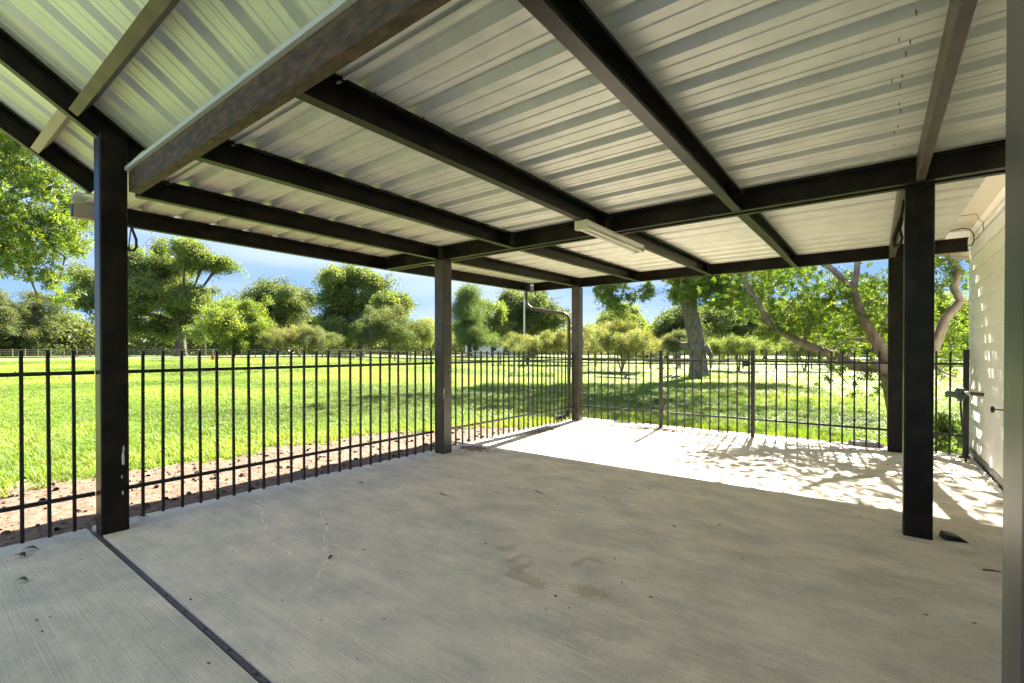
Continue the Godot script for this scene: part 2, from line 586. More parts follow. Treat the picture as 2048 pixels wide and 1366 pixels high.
func ground():
	var b := MB.new()
	var lines := []
	var s := 0.0
	for i in 46:
		lines.append(s)
		s += .7 * pow(1.128, i) * .55
	var axis := []
	for i in range(45, 0, -1): axis.append(-lines[i])
	for v in lines: axis.append(v)
	for i in axis.size() - 1:
		for j in axis.size() - 1:
			var x0: float = axis[i] - 4
			var x1: float = axis[i + 1] - 4
			var z0: float = axis[j] - 6
			var z1: float = axis[j + 1] - 6
			b.quad(Vector3(x0, terr(x0, z0), z0), Vector3(x0, terr(x0, z1), z1), Vector3(x1, terr(x1, z1), z1), Vector3(x1, terr(x1, z0), z0))
	var o := part("field", b.done(), M.field)
	tag(o, "open grassy field around the patio", "", "", "structure")
	# bare soil strip along the left slab edges, and thin worn patches of it in the lawn
	var n := FastNoiseLite.new()
	n.seed = 4
	n.frequency = .7
	var q := MB.new()
	var st := .12
	var soil_y := func(x: float, z: float) -> float:
		var w := -6.75 + n.get_noise_2d(0, z * 1.1) * .55 - maxf(0, z + .3) * .12
		if z < -4.4: w += (-4.4 - z) * .62
		var inside := smooth(w - .25, w + .35, x)
		return -.175 + inside * .085 + n.get_noise_2d(x * 5, z * 5) * .022 * inside
	for i in 24:
		for j in 80:
			var x := -7.2 + i * st
			var z := -8.0 + j * st
			q.quad(Vector3(x, soil_y.call(x, z), z), Vector3(x, soil_y.call(x, z + st), z + st), Vector3(x + st, soil_y.call(x + st, z + st), z + st), Vector3(x + st, soil_y.call(x + st, z), z))
	o = part("bare_soil", q.done(), M.soil)
	tag(o, "strip of bare reddish soil along the slab edge", "", "", "structure")
	var xs := []
	var cols := []
	for i in 2600:
		var x := rng.randf_range(-6.9, -4.4)
		var z := rng.randf_range(-7.2, 1.2)
		var y: float = soil_y.call(x, z)
		if y < -.11: continue
		var sc := .006 + .02 * pow(rng.randf(), 6.0)
		xs.append(Transform3D(Basis.from_euler(Vector3(rng.randf() * 6, rng.randf() * 6, 0)).scaled(Vector3(sc * 1.4, sc * .8, sc)), Vector3(x, y + sc * .2, z)))
		var t := rng.randf_range(.6, 1.2)
		cols.append(Color(t, t, t))
	var c := MB.new()
	var rp := RandomNumberGenerator.new()
	rp.seed = 5
	var pts := []
	for i in 3:
		var ring := []
		for j in 7:
			var a := TAU * j / 7 + i * .3
			ring.append(Vector3(cos(a), 0, sin(a)) * [.75, 1.0, .6][i] * rp.randf_range(.8, 1.2) + Vector3(0, [-.7, 0, .7][i], 0))
		pts.append(ring)
	for i in 2:
		for j in 7:
			c.quad(pts[i][j], pts[i + 1][j], pts[i + 1][(j + 1) % 7], pts[i][(j + 1) % 7])
	for j in range(1, 6):
		c.tri(pts[2][0], pts[2][j + 1], pts[2][j])
	scatter("soil_clods", c.done(), M.clod, xs, cols)
	tag(get_node("soil_clods"), "crumbly clods of soil scattered on the bare strip", "soil clods", "", "stuff")

func slabs():
	var stains := [[-1.80, -2.33, .06, .05, .75], [-1.43, -2.06, .10, .06, .8], [-1.58, -2.15, .03, .10, .8], [-1.68, -2.25, .03, .06, .7], [-1.22, -2.13, .13, .07, .85], [-1.36, -2.42, .03, .08, .75], [-1.30, -2.5, .07, .03, .7], [-.9, -2.0, .3, .2, .12], [-3.9, -4.4, .22, .2, .5], [-4.0, -6.2, .18, .45, .6], [-.4, -1.7, .5, .35, .22], [-2.6, -4.5, .5, .4, .2], [.45, -4.5, .3, .5, .25], [-.6, -3.2, .6, .2, .2]]
	var cracks := [[Vector2(-4.09, -1.86), Vector2(-3.55, -1.65), Vector2(-3.35, -1.575), Vector2(-3.01, -1.46)], [Vector2(-3.5, -2.05), Vector2(-2.965, -1.81), Vector2(-2.7, -1.62), Vector2(-2.545, -1.587), Vector2(-2.42, -1.4), Vector2(-2.289, -1.3)], [Vector2(-2.9, -1.5), Vector2(-2.75, -1.44)]]
	var o := part("patio_slab", box_mesh(Vector3(-4.34, -.3, -7.74), Vector3(3.0, 0, -.857)), concrete_mat(Rect2(-4.4, -7.8, 5.6, 7.0), 1024, 2048, 21, stains, cracks, Color(.69, .625, .505)))
	tag(o, "broom finished concrete patio floor", "", "", "structure")
	o = part("near_slab", box_mesh(Vector3(-4.33, -.3, -.823), Vector3(3.0, -.004, 14)), concrete_mat(Rect2(-4.4, -.82, 5.6, 3.5), 1024, 1024, 31, [], [], Color(.63, .575, .465)))
	tag(o, "near concrete slab before the metal joint strip", "", "", "structure")
	o = part("joint_bed", box_mesh(Vector3(-4.3, -.3, -.857), Vector3(3.0, -.03, -.823)), M.gap)
	tag(o, "dark bottom of the joint between the two slabs", "", "", "structure")
	var t := thing("joint_strip", "dark flat steel strip with drilled holes set in the joint between the slabs", "metal strip", Vector3(0, 0, -.84))
	part("strip", box_mesh(Vector3(-4.20, -.02, -.009), Vector3(2.9, -.006, .0105), .003), M.joint, t)
	for k in 14:
		var p := Vector3(-2.82 + k * .24, -.0055, -.001)
		part("bolt_hole", tube_mesh([p, p + Vector3(0, .002, 0)], .0075, 10), M.black, t)

# C purlin profile: web at x = 0, flanges towards +x
func c_profile(depth: float, fl: float, lip := .018, t := .005) -> PackedVector2Array:
	return PackedVector2Array([Vector2(0, 0), Vector2(fl, 0), Vector2(fl, lip), Vector2(fl - t, lip), Vector2(fl - t, t), Vector2(t, t), Vector2(t, depth - t), Vector2(fl - t, depth - t), Vector2(fl - t, depth - lip), Vector2(fl, depth - lip), Vector2(fl, depth), Vector2(0, depth)])

# closed outline of one ribbed panel, (across, up); three major ribs 30 mm high with two small ones between each pair
func rib_profile(width: float) -> PackedVector2Array:
	var lo := PackedVector2Array()
	var p := .3048
	lo.append(Vector2(0, 0))
	for k in 3:
		var c := p * (k + .5)
		for q in [[-.115, 0], [-.108, .004], [-.092, .004], [-.085, 0], [-.048, 0], [-.018, .038], [.018, .038], [.048, 0], [.085, 0], [.092, .004], [.108, .004], [.115, 0]]:
			lo.append(Vector2(c + q[0], q[1]))
	lo.append(Vector2(width, 0))
	var up := PackedVector2Array()
	for i in lo.size(): up.append(lo[lo.size() - 1 - i] + Vector2(0, .0015))
	var all := lo.duplicate()
	all.append_array(up)
	return all

func patio_cover():
	var t := thing("patio_cover", "flat patio cover of dark steel posts and purlins under ribbed metal sheets", "patio cover")
	var sq := rounded_square(.0755, .014)
	# x, z of the centre, top
	for p in [[-4.135, -.925, 2.66], [-4.135, -4.055, 2.306], [-4.195, -7.405, 2.344], [.228, -4.15, 2.306], [.2, -7.44, 2.344], [.238, -1.01, 2.42]]:
		var b := MB.new()
		b.prism(sq, Vector3(p[0], -.02, p[1]), Vector3.RIGHT, Vector3.FORWARD, Vector3(0, p[2] + .02, 0))
		part("post", b.done(), M.gray_steel if p[1] > -2 and p[0] > 0 else (M.post_brown if p[0] < -4.1 and p[1] < -3 else M.steel), t)
	# mud splashed foot of the nearest post and drips of pale paint on two posts
	for q in [[-4.058, .50, -.965, .010, .05], [-4.058, .56, -.968, .006, .02], [-4.058, .37, -.958, .005, .012], [-4.058, .26, -.962, .006, .014]]:
		part("paint_drip", tube_mesh([Vector3(q[0], q[1] - q[4], q[2]), Vector3(q[0], q[1], q[2] + .001), Vector3(q[0], q[1] + q[4], q[2])], [q[3] * .7, q[3] * .9, q[3] * .3], 6), M.trim, t)
	for q in [[-4.058, .93, -4.10, .007, .02], [-4.058, 1.0, -4.09, .005, .008], [-4.058, 1.06, -4.1, .006, .006], [-4.056, .75, -3.99, .008, .03], [-4.06, .7, -3.985, .005, .03]]:
		part("paint_drip", tube_mesh([Vector3(q[0], q[1] - q[4], q[2]), Vector3(q[0], q[1], q[2] + .001), Vector3(q[0], q[1] + q[4], q[2])], [q[3] * .7, q[3] * .9, q[3] * .3], 6), M.trim, t)
	# front beam: rusty tube from the nearest post to the gray post on the right
	var b := MB.new()
	b.box(Vector3(-4.057, 2.306, -1.064), Vector3(3.0, 2.447, -1.004), .006)
	part("front_beam", b.done(), M.rusty, t)
	b = MB.new()
	b.box(Vector3(-4.12, 2.449, -1.07), Vector3(3.0, 2.452, -.982))
	b.box(Vector3(-4.12, 2.452, -.986), Vector3(3.0, 2.474, -.982))
	part("beam_trim", b.done(), M.trim, t)
	# middle beam: two C channels facing each other
	var c := c_profile(.165, .052)
	b = MB.new()
	b.prism(c, Vector3(-5.14, 2.304, -4.046), Vector3(0, 0, -1) * -1.0, Vector3.UP, Vector3(5.96, 0, 0))
	part("middle_beam_channel", b.done(), M.steel, t)
	b = MB.new()
	b.prism(c, Vector3(-5.14, 2.304, -4.15), Vector3(0, 0, 1), Vector3.UP, Vector3(5.96, 0, 0))
	part("middle_beam_channel", b.done(), M.steel, t)
	# rear beam
	b = MB.new()
	b.prism(c_profile(.155, .06), Vector3(-5.14, 2.346, -7.42), Vector3(0, 0, 1), Vector3.UP, Vector3(5.97, 0, 0))
	part("rear_beam", b.done(), M.steel, t)
	# purlins run front to rear in two lengths
	var pc := c_profile(.152, .062)
	for x in [-5.225, -4.165, -3.075, -1.98, -.885]:
		b = MB.new()
		b.prism(pc, Vector3(x, 2.306, -1.066), Vector3.RIGHT, Vector3.UP, Vector3(0, 0, -2.928 if x > -5 else -3.006))
		part("purlin", b.done(), M.steel, t)
		b = MB.new()
		b.prism(pc, Vector3(x, 2.306, -4.152 if x > -5 else -4.073), Vector3.RIGHT, Vector3.UP, Vector3(0, .04, -3.206 if x > -5 else -3.35))
		part("purlin", b.done(), M.steel, t)
	b = MB.new()
	b.box(Vector3(.204, 2.306, -3.992), Vector3(.25, 2.456, -1.066), .004)
	part("purlin", b.done(), M.steel_brown, t)
	b = MB.new()
	b.obox(Vector3(.16, 2.402, -5.75), Vector3(.03, 0, 0), Vector3(0, .075, 0), Vector3(0, -.018, 1.6), .004)
	part("purlin", b.done(), M.steel_brown, t)
	# weld clips where purlins meet the beams
	for x in [-4.1, -3.01, -1.915, -.82]:
		part("weld_clip", box_mesh(Vector3(x - .004, 2.42, -3.995), Vector3(x + .02, 2.45, -3.97), .003), M.steel_brown, t)
	# ribbed roof sheets; the roof rises slightly behind the middle beam
	var w := .9144
	for k in 8:
		var z0 := -1.20 - k * w
		var prof := rib_profile(w + .012)
		var sb := MB.new()
		var lift := .0018 * (k % 2)
		var y0 := lift + 2.4605 + maxf(0, -4.07 - z0) * .0121
		var y1 := lift + 2.4605 + maxf(0, -4.07 - (z0 - w)) * .0121
		if z0 - w < -7.8: continue
		sb.prism(prof, Vector3(-5.30, y0, z0), Vector3(0, (y1 - y0) / w, -1), Vector3.UP, Vector3(5.93, 0, 0))
		part("roof_sheet", sb.done(), M.sheet, t)
	var front := MB.new()
	front.prism(PackedVector2Array([Vector2(0, 0), Vector2(.198, 0), Vector2(.198, .0015), Vector2(0, .0015)]), Vector3(-5.30, 2.4605, -1.002), Vector3(0, 0, -1), Vector3.UP, Vector3(5.93, 0, 0))
	part("roof_sheet", front.done(), M.sheet, t)
	# screw tips poking through where a purlin once stood
	for q in [[.114, -2.29], [.106, -2.485], [.07, -2.44], [.097, -2.583], [.091, -2.773], [.055, -2.79], [.088, -2.877], [.09, -3.07], [.099, -3.177], [.095, -3.38], [.081, -3.474], [.085, -3.65]]:
		part("screw", tube_mesh([Vector3(q[0], 2.47, q[1]), Vector3(q[0] + .001, 2.447, q[1])], [.0022, .0015], 6), M.black, t)
	# screw tips beside each purlin
	for x in [-4.09, -3.0, -1.905]:
		for k in 8:
			part("screw", tube_mesh([Vector3(x, 2.48, -1.42 - k * .3048), Vector3(x + .002, 2.435, -1.42 - k * .3048)], .0025, 5), M.black, t)
	# gutter along the eave with its open end, and the downspout at the rear corner
	var g := thing("eave_gutter", "brown eave gutter with an open boxed end beside the nearest post", "gutter", Vector3(-5.3, 0, 0))
	b = MB.new()
	b.prism(PackedVector2Array([Vector2(0, 0), Vector2(-.075, 0), Vector2(-.105, .05), Vector2(-.105, .125), Vector2(-.10, .125), Vector2(-.10, .052), Vector2(-.073, .005), Vector2(-.005, .005), Vector2(-.005, .12), Vector2(0, .12)]), Vector3(.07, 2.325, -.93), Vector3.RIGHT, Vector3.UP, Vector3(0, .03, -6.65))
	part("trough", b.done(), M.tan, g)
	b = MB.new()
	b.box(Vector3(-.02, 2.35, -.94), Vector3(.06, 2.43, -.925))  # solid black plate stands in for the shade inside the open end
	part("end_opening_shade", b.done(), M.black, g)
	b = MB.new()
	b.prism(PackedVector2Array([Vector2(.0, .0), Vector2(.16, .06), Vector2(.16, .066), Vector2(.0, .006)]), Vector3(-.06, 2.46, -.93), Vector3.RIGHT, Vector3.UP, Vector3(0, 0, -.5))
	part("end_flashing", b.done(), M.trim, g)
	var d := thing("downspout", "brown downspout bending from the eave corner down the rear corner post", "downspout", Vector3(-4.36, 0, -7.4))
	part("pipe", tube_mesh([Vector3(-.945, 2.4, 0), Vector3(-.94, 2.22, 0), Vector3(-.92, 2.11, 0), Vector3(-.82, 2.03, 0), Vector3(-.5, 1.965, 0), Vector3(-.11, 1.90, 0), Vector3(-.03, 1.86, 0), Vector3(0, 1.78, 0), Vector3(0, 1.2, 0), Vector3(0, .16, 0)], .030, 12), M.gutter_brown, d)
	part("elbow", tube_mesh([Vector3(0, .17, .01), Vector3(-.01, .09, .02), Vector3(-.06, .05, .08), Vector3(-.14, .03, .2)], .042, 12), M.black, d)
	for y in [1.6, .8]:
		part("strap", tube_mesh([Vector3(0, y, 0), Vector3(0, y + .03, 0)], .033, 12), M.steel_brown, d)

func gable_roof():
	var t := thing("gable_roof", "steep ribbed metal roof edge with dark rafters above the near slab", "roof")
	var m := .685
	var up := Vector3(0, 1, -m).normalized()
	var along := Vector3(0, m, 1).normalized()
	var L := 5.5
	# sheets: underside passes y = 2.73 at z = -1
	var w := .9144
	for k in 7:
		var b := MB.new()
		var o := Vector3(-5.19 + k * w, 2.73 - m * .25, -1.25) + up * .0018 * (k % 2)
		b.prism(rib_profile(w + .012), o, Vector3.RIGHT, up, along * L)
		part("roof_sheet", b.done(), M.sheet, t)
	part("added_light_stop", box_mesh(Vector3(-5.19, 2.45, -1.268), Vector3(1.2, 2.60, -1.252)), M.trim, t)  # strip added to block sunlight bouncing up through the gap between roofs
	# rafter over the post and the barge rafter at the rake
	var c := c_profile(.155, .055, .015, .005)
	for x in [-4.15, -5.19]:
		var b := MB.new()
		var low := Vector3(x, 2.725 - m * .11, -1.11) - up * .158
		b.prism(c, low, Vector3.RIGHT, up, along * (L - .3))
		if x < -5:
			b.box(Vector3(x - .012, 0, 0), Vector3(x - .012, 0, 0))
		part("rafter", b.done(), M.steel, t)
	var q := MB.new()
	q.obox(Vector3(-4.035, 2.715 - m * .11, -1.11) + along * .9 - up * .085, Vector3(.042, 0, 0), up * .002, along * .0)
	# purlin under the sheets, from the rafter to the right, and the outrigger that carries on to the rake
	for s in [[-4.05, 3.0, -.832], [-5.12, -4.16, -.80]]:
		var b := MB.new()
		var o: Vector3 = Vector3(s[0], 2.73 + m * (s[2] + 1), s[2]) - up * .157
		b.prism(PackedVector2Array([Vector2(0, 0), Vector2(.055, 0), Vector2(.055, .15), Vector2(0, .15)]), o, along, up, Vector3(s[1] - s[0], 0, 0))
		part("purlin", b.done(), M.brown_steel if s[0] > -5 else M.tan, t)
	for z in [.55, 1.9]:
		var b := MB.new()
		b.prism(PackedVector2Array([Vector2(0, 0), Vector2(.055, 0), Vector2(.055, .15), Vector2(0, .15)]), Vector3(-4.05, 2.73 + m * (z + 1), z) - up * .157, along, up, Vector3(7.05, 0, 0))
		part("purlin", b.done(), M.brown_steel, t)
	var b2 := MB.new()
	b2.box(Vector3(-5.2, 2.725 + m * (along.z * L - .25) - .5, along.z * L - 1.5), Vector3(1.3, 2.73 + m * (along.z * L - .25) - .02, along.z * L - 1.44))
	part("ridge_beam", b2.done(), M.steel, t)

func house():
	var t := thing("house", "cream lap sided house wall with soffit at the right edge", "house", Vector3(.9, 0, -7.85))
	var wall := MB.new()
	wall.box(Vector3(.03, 0, .0), Vector3(2.2, 2.66, 9.6))
	part("wall_core", wall.done(), M.siding, t)
	for k in 15:
		var y := .10 + k * .1715
		var b := MB.new()
		b.prism(PackedVector2Array([Vector2(.0, 0), Vector2(.012, 0), Vector2(.029, .19), Vector2(.021, .19)]), Vector3(0, y, .09), Vector3.RIGHT, Vector3.UP, Vector3(0, 0, 9.4))
		part("siding_board", b.done(), M.siding, t)
	part("corner_trim", box_mesh(Vector3(-.006, .06, -.012), Vector3(.1, 2.64, .086), .004), M.siding, t)
	part("frieze_board", box_mesh(Vector3(-.012, 2.56, .09), Vector3(.028, 2.655, 9.5), .004), M.soffit, t)
	part("base_flashing", box_mesh(Vector3(-.004, .0, .02), Vector3(.028, .10, 9.5), .003), M.flashing, t)
	part("base_pipe", tube_mesh([Vector3(-.03, .012, .3), Vector3(-.03, .012, 6)], .012, 8), M.trim, t)
	part("soffit", box_mesh(Vector3(-.46, 2.66, -.1), Vector3(.4, 2.68, 9.6)), M.soffit, t)
	part("soffit_end", box_mesh(Vector3(-.42, 2.50, .02), Vector3(-.008, 2.655, .05)), M.siding, t)
	var b3 := MB.new()
	b3.prism(PackedVector2Array([Vector2(.06, -.05), Vector2(.06, .075), Vector2(-.36, .14), Vector2(-.36, .08)]), Vector3(0, 2.365, -.2), Vector3.RIGHT, Vector3.UP, Vector3(0, 0, .04))
	b3.prism(PackedVector2Array([Vector2(.06, -.01), Vector2(.06, .0), Vector2(-.36, .112), Vector2(-.36, .104)]), Vector3(0, 2.365, -.156), Vector3.RIGHT, Vector3.UP, Vector3(0, 0, .012))
	part("rake_board", b3.done(), M.tan, t)
	var b4 := MB.new()
	b4.prism(PackedVector2Array([Vector2(-1.2, 2.69), Vector2(2.6, 4.2), Vector2(2.6, 4.3), Vector2(-1.2, 2.79)]), Vector3(.74, 0, -.1), Vector3.RIGHT, Vector3.UP, Vector3(0, 0, 9.7))
	part("roof", b4.done(), M.flashing, t)

func picket_panel(t: Node3D, along: Vector3, places: Array, from: float, to: float):
	# pickets and two rails in the thing's own axes; along is the unit direction
	var side := Vector3(-along.z, 0, along.x)
	for s in places:
		var b := MB.new()
		var lean := along * rng.randf_range(-.003, .003) + side * rng.randf_range(-.002, .002)
		b.obox(along * s + Vector3(0, .6225 + rng.randf_range(-.003, .003), 0), along * .0095, side * .0095, Vector3(0, .6, 0) + lean, .0015)
		part("picket", b.done(), M.fence, t)
	for y in [1.075, .25]:
		var b := MB.new()
		b.obox(along * (from + to) / 2 + Vector3(0, y, 0), side * .0125, Vector3(0, .0125, 0), along * (to - from) / 2, .002)
		part("rail", b.done(), M.fence, t)

func fences():
	var G := "black iron fence panels around the patio"
	var A := Vector3(0, 0, -1)
	var pl := []
	for k in 12: pl.append(-.74 + .1227 * k - .135)
	var t := thing("fence_panel", "black iron fence panel left of the nearest post", "fence", Vector3(-4.225, 0, -.85), G)
	picket_panel(t, Vector3(0, 0, 1), range(12).map(func(k): return .105 + .122 * k), 0.0, 1.5)
	t = thing("fence_panel", "black iron fence panel between the nearest post and the second post", "fence", Vector3(-4.225, 0, -1.0), G)
	picket_panel(t, A, range(24).map(func(k): return .119 + .1227 * k), 0.0, 2.98)
	t = thing("fence_panel", "black iron fence panel between the second post and the rear corner post", "fence", Vector3(-4.225, 0, -4.13), G)
	picket_panel(t, A, range(26).map(func(k): return .11 + .1225 * k), 0.0, 3.23)
	var B := Vector3(1, 0, 0)
	t = thing("fence_panel", "black iron fence panel between the rear corner post and the gate", "fence", Vector3(-4.12, 0, -7.47), G)
	picket_panel(t, B, range(10).map(func(k): return .115 + .1255 * k), 0.0, 1.385)
	part("gate_post", box_mesh(Vector3(1.387, 0, -.025), Vector3(1.437, 1.232, .025), .003), M.fence, t)
	var g := thing("gate", "black iron gate with hinge lugs and a latch in the rear fence", "gate", Vector3(-2.6, 0, -7.47))
	picket_panel(g, B, range(8).map(func(k): return .135 + .1255 * k), .0, 1.17)
	for x in [.0, 1.17]:
		part("stile", box_mesh(Vector3(x - .0125, .025, -.0126), Vector3(x + .0125, 1.225, .0126), .002), M.fence, g)
	for y in [1.05, .27]:
		part("hinge", tube_mesh([Vector3(-.085, y + .03, .0), Vector3(-.075, y - .01, .02), Vector3(-.03, y - .02, .025), Vector3(.05, y - .015, .02)], .007, 8), M.fence, g)
	var b := MB.new()
	b.box(Vector3(1.09, 1.0, -.02), Vector3(1.155, 1.07, .035), .008)
	b.box(Vector3(1.12, 1.045, -.03), Vector3(1.24, 1.065, -.015), .003)
	part("latch", b.done(), M.fence, g)
	t = thing("fence_panel", "black iron fence panel between the gate and the rear right post", "fence", Vector3(-1.38, 0, -7.47), G)
	part("gate_post", box_mesh(Vector3(-.025, 0, -.025), Vector3(.025, 1.232, .025), .003), M.fence, t)
	picket_panel(t, B, range(11).map(func(k): return .17 + .1255 * k), .026, 1.505)
	t = thing("fence_panel", "short black iron fence panel between the rear right post and the house wall", "fence", Vector3(.275, 0, -7.47), G)
	picket_panel(t, B, [.05, .17, .30, .42], 0.0, .54)
	part("wall_post", box_mesh(Vector3(.53, 0, -.025), Vector3(.58, 1.24, .025), .003), M.fence, t)
	part("post_foot", box_mesh(Vector3(.50, 0, -.05), Vector3(.61, .012, .05), .003), M.fence, t)

func leaf_thing(called: String, label: String, x: float, z: float, turn: float, size: float, mat: Material):
	var b := MB.new()
	var n := 6
	var L := []
	var Rr := []
	var C := []
	for i in n + 1:
		var u := float(i) / n
		var w := sin(pow(u, .8) * PI) * .24 * size
		var y := .006 + .012 * sin(u * 3.0)
		C.append(Vector3((u - .5) * size, y, 0))
		L.append(Vector3((u - .5) * size, y + w * .35, w))
		Rr.append(Vector3((u - .5) * size, y + w * .35, -w))
	for i in n:
		b.quad(C[i], L[i], L[i + 1], C[i + 1])
		b.quad(Rr[i], C[i], C[i + 1], Rr[i + 1])
	var o := part(called, b.done(), mat)
	o.position = Vector3(x, 0, z)
	o.rotation.y = turn
	tag(o, label, "leaf", "fallen leaves on the concrete")

func small_things():
	# strip light under the middle beam
	var t := thing("strip_light", "cream two tube strip light fixture hanging below the purlins", "ceiling light", Vector3(-1.945, 2.305, -4.1))
	var b := MB.new()
	b.prism(PackedVector2Array([Vector2(-.058, 0), Vector2(-.058, -.022), Vector2(-.03, -.045), Vector2(.03, -.045), Vector2(.058, -.022), Vector2(.058, 0)]), Vector3(0, 0, -.6), Vector3.RIGHT, Vector3.UP, Vector3(0, 0, 1.2))
	part("housing", b.done(), M.white_metal, t)
	for x in [-.034, .034]:
		part("tube", tube_mesh([Vector3(x, -.056, -.58), Vector3(x, -.056, .58)], .014, 12), M.lens, t)
	for z in [-.605, .593]:
		part("end_cap", box_mesh(Vector3(-.061, -.074, z), Vector3(.061, .003, z + .012), .006), M.white_metal, t)
		for x in [-.034, .034]:
			part("lamp_holder", box_mesh(Vector3(x - .016, -.076, z + (.0125 if z < 0 else -.022)), Vector3(x + .016, -.045, z + (.034 if z < 0 else -.0005)), .004), M.lens, t)
	# hook on the nearest post
	t = thing("hanging_hook", "dark snap hook hanging from the nearest post under the eave", "hook", Vector3(-4.055, 1.98, -1.0))
	part("loop", tube_mesh([Vector3(0, .10, 0), Vector3(.02, .09, -.01), Vector3(.05, .0, -.03), Vector3(.052, -.05, -.03), Vector3(.03, -.075, -.02), Vector3(.005, -.07, 0), Vector3(-.004, -.05, .0)], .0085, 8), M.cable, t)
	part("gate_bar", tube_mesh([Vector3(.02, .09, -.01), Vector3(-.002, -.06, .0)], .004, 6), M.cable, t)
	# cable coiled on the front right post
	t = thing("coiled_cable", "black cable looped against the top of the front right post", "cable", Vector3(.15, 2.0, -4.16))
	part("loop", tube_mesh([Vector3(.0, .24, 0), Vector3(-.012, .14, .01), Vector3(-.03, .04, .02), Vector3(-.048, -.04, .03), Vector3(-.04, -.068, .04), Vector3(-.018, -.06, .04), Vector3(-.008, -.02, .03), Vector3(-.02, .05, .02), Vector3(-.008, .12, .02)], .008, 8), M.cable, t)
	part("loop", tube_mesh([Vector3(-.006, .16, .03), Vector3(-.036, .05, .05), Vector3(-.056, -.02, .06), Vector3(-.05, -.08, .06), Vector3(-.026, -.085, .06), Vector3(-.01, -.045, .05)], .007, 8), M.cable, t)
	t = thing("wall_cable", "thin grey cable looping from the soffit round the rear beam end", "cable", Vector3(.72, 2.5, -7.36))
	part("cable", tube_mesh([Vector3(-.06, .085, 0), Vector3(.0, .10, 0), Vector3(.06, .105, 0), Vector3(.12, .085, 0), Vector3(.15, .03, 0), Vector3(.155, -.04, 0), Vector3(.14, -.09, 0), Vector3(.11, -.105, 0)], .006, 8), M.cable, t)
	t = thing("wall_wire", "thin dark wire bracket on the soffit by the house wall", "wire", Vector3(.84, 2.64, -6.9))
	part("wire", tube_mesh([Vector3(-.14, .012, 0), Vector3(.0, .015, 0), Vector3(.02, -.06, 0), Vector3(.045, -.07, 0), Vector3(.05, -.17, 0)], .003, 6), M.cable, t)
	# green valve on its pipe, by the house corner
	t = thing("pipe_valve", "green pipe regulator on a stub pipe out of the house wall", "valve", Vector3(.76, .75, -7.24))
	M.valve = noise_mat([Color(.04, .085, .07), Color(.07, .13, .11), Color(.10, .17, .15)], .04, Vector3(6, 6, 6), .45, .1, 41)
	part("body", tube_mesh([Vector3(0, -.055, 0), Vector3(0, -.03, 0), Vector3(0, .045, 0), Vector3(0, .06, 0)], [.03, .045, .045, .03], 14), M.valve, t)
	part("diaphragm_housing", tube_mesh([Vector3(-.05, 0, .01), Vector3(-.045, 0, .01), Vector3(-.03, 0, .01), Vector3(-.025, 0, .01)], [.045, .06, .06, .045], 16), M.valve, t)
	part("cap", tube_mesh([Vector3(-.13, -.01, .015), Vector3(-.125, -.01, .015), Vector3(-.05, -.01, .012)], [.03, .038, .038], 12), M.valve, t)
	part("collar", tube_mesh([Vector3(0, -.085, 0), Vector3(0, -.055, 0)], .028, 6), M.flashing, t)
	part("union", tube_mesh([Vector3(.04, .01, .06), Vector3(.06, .01, .10), Vector3(.075, .01, .13)], [.018, .026, .022], 8), M.trim, t)
	part("stub_pipe", tube_mesh([Vector3(.0, .005, .0), Vector3(.075, .01, .13), Vector3(.15, .012, .24)], .019, 10), M.brown_steel, t)
	part("riser", tube_mesh([Vector3(0, -.08, 0), Vector3(.01, -.3, .01), Vector3(.03, -.55, .04), Vector3(.04, -.76, .07)], .010, 8), M.cable, t)
	t = thing("wall_tap", "small dark tap knob standing out of the house wall", "tap", Vector3(.9, .70, -5.98))
	part("stem", tube_mesh([Vector3(.02, 0, 0), Vector3(-.05, 0, 0)], .007, 8), M.flashing, t)
	part("knob", tube_mesh([Vector3(-.05, 0, 0), Vector3(-.056, 0, 0), Vector3(-.07, 0, 0), Vector3(-.075, 0, 0)], [.02, .03, .03, .018], 9), M.black, t)
	# black wedge on the slab, stone by the fence
	t = thing("black_wedge", "small black plastic wedge lying beside the front right post", "wedge", Vector3(.405, 0, -4.18), "", .25)
	b = MB.new()
	b.prism(PackedVector2Array([Vector2(-.055, 0), Vector2(.035, 0), Vector2(.02, .028), Vector2(-.045, .04)]), Vector3(0, 0, -.045), Vector3.RIGHT, Vector3.UP, Vector3(0, 0, .09))
	part("block", b.done(), M.black, t)
	b = MB.new()
	b.prism(PackedVector2Array([Vector2(.035, 0), Vector2(.07, 0), Vector2(.036, .02)]), Vector3(0, 0, -.043), Vector3.RIGHT, Vector3.UP, Vector3(0, 0, .086))
	part("toe", b.done(), M.black, t)
	b = MB.new()
	var rs := RandomNumberGenerator.new()
	rs.seed = 8
	var rings := []
	for i in 5:
		var ring := []
		for j in 14:
			var a := TAU * j / 14
			var k: float = [.93, 1.0, .98, .9, .7][i] * (1 + .07 * sin(a * 3 + 1) + rs.randf_range(-.03, .03))
			ring.append(Vector3(cos(a) * .19 * k, [0, .03, .055, .075, .085][i] + rs.randf_range(-.004, .004), sin(a) * .11 * k))
		rings.append(ring)
	for i in 4:
		for j in 14:
			b.quad(rings[i][j], rings[i + 1][j], rings[i + 1][(j + 1) % 14], rings[i][(j + 1) % 14])
	for j in range(1, 13): b.tri(rings[4][0], rings[4][j + 1], rings[4][j])
	var o := part("flat_stone", b.done(), M.stone)
	o.position = Vector3(-.10, -.02, -7.66)
	o.rotation.y = .05
	tag(o, "flat grey stone lying behind the rear fence beside the rear right post", "stone")
	# leaves and twigs
	M.leaf_green = flat_mat(.03, .075, .025, .5)
	M.leaf_brown = flat_mat(.05, .035, .022, .8)
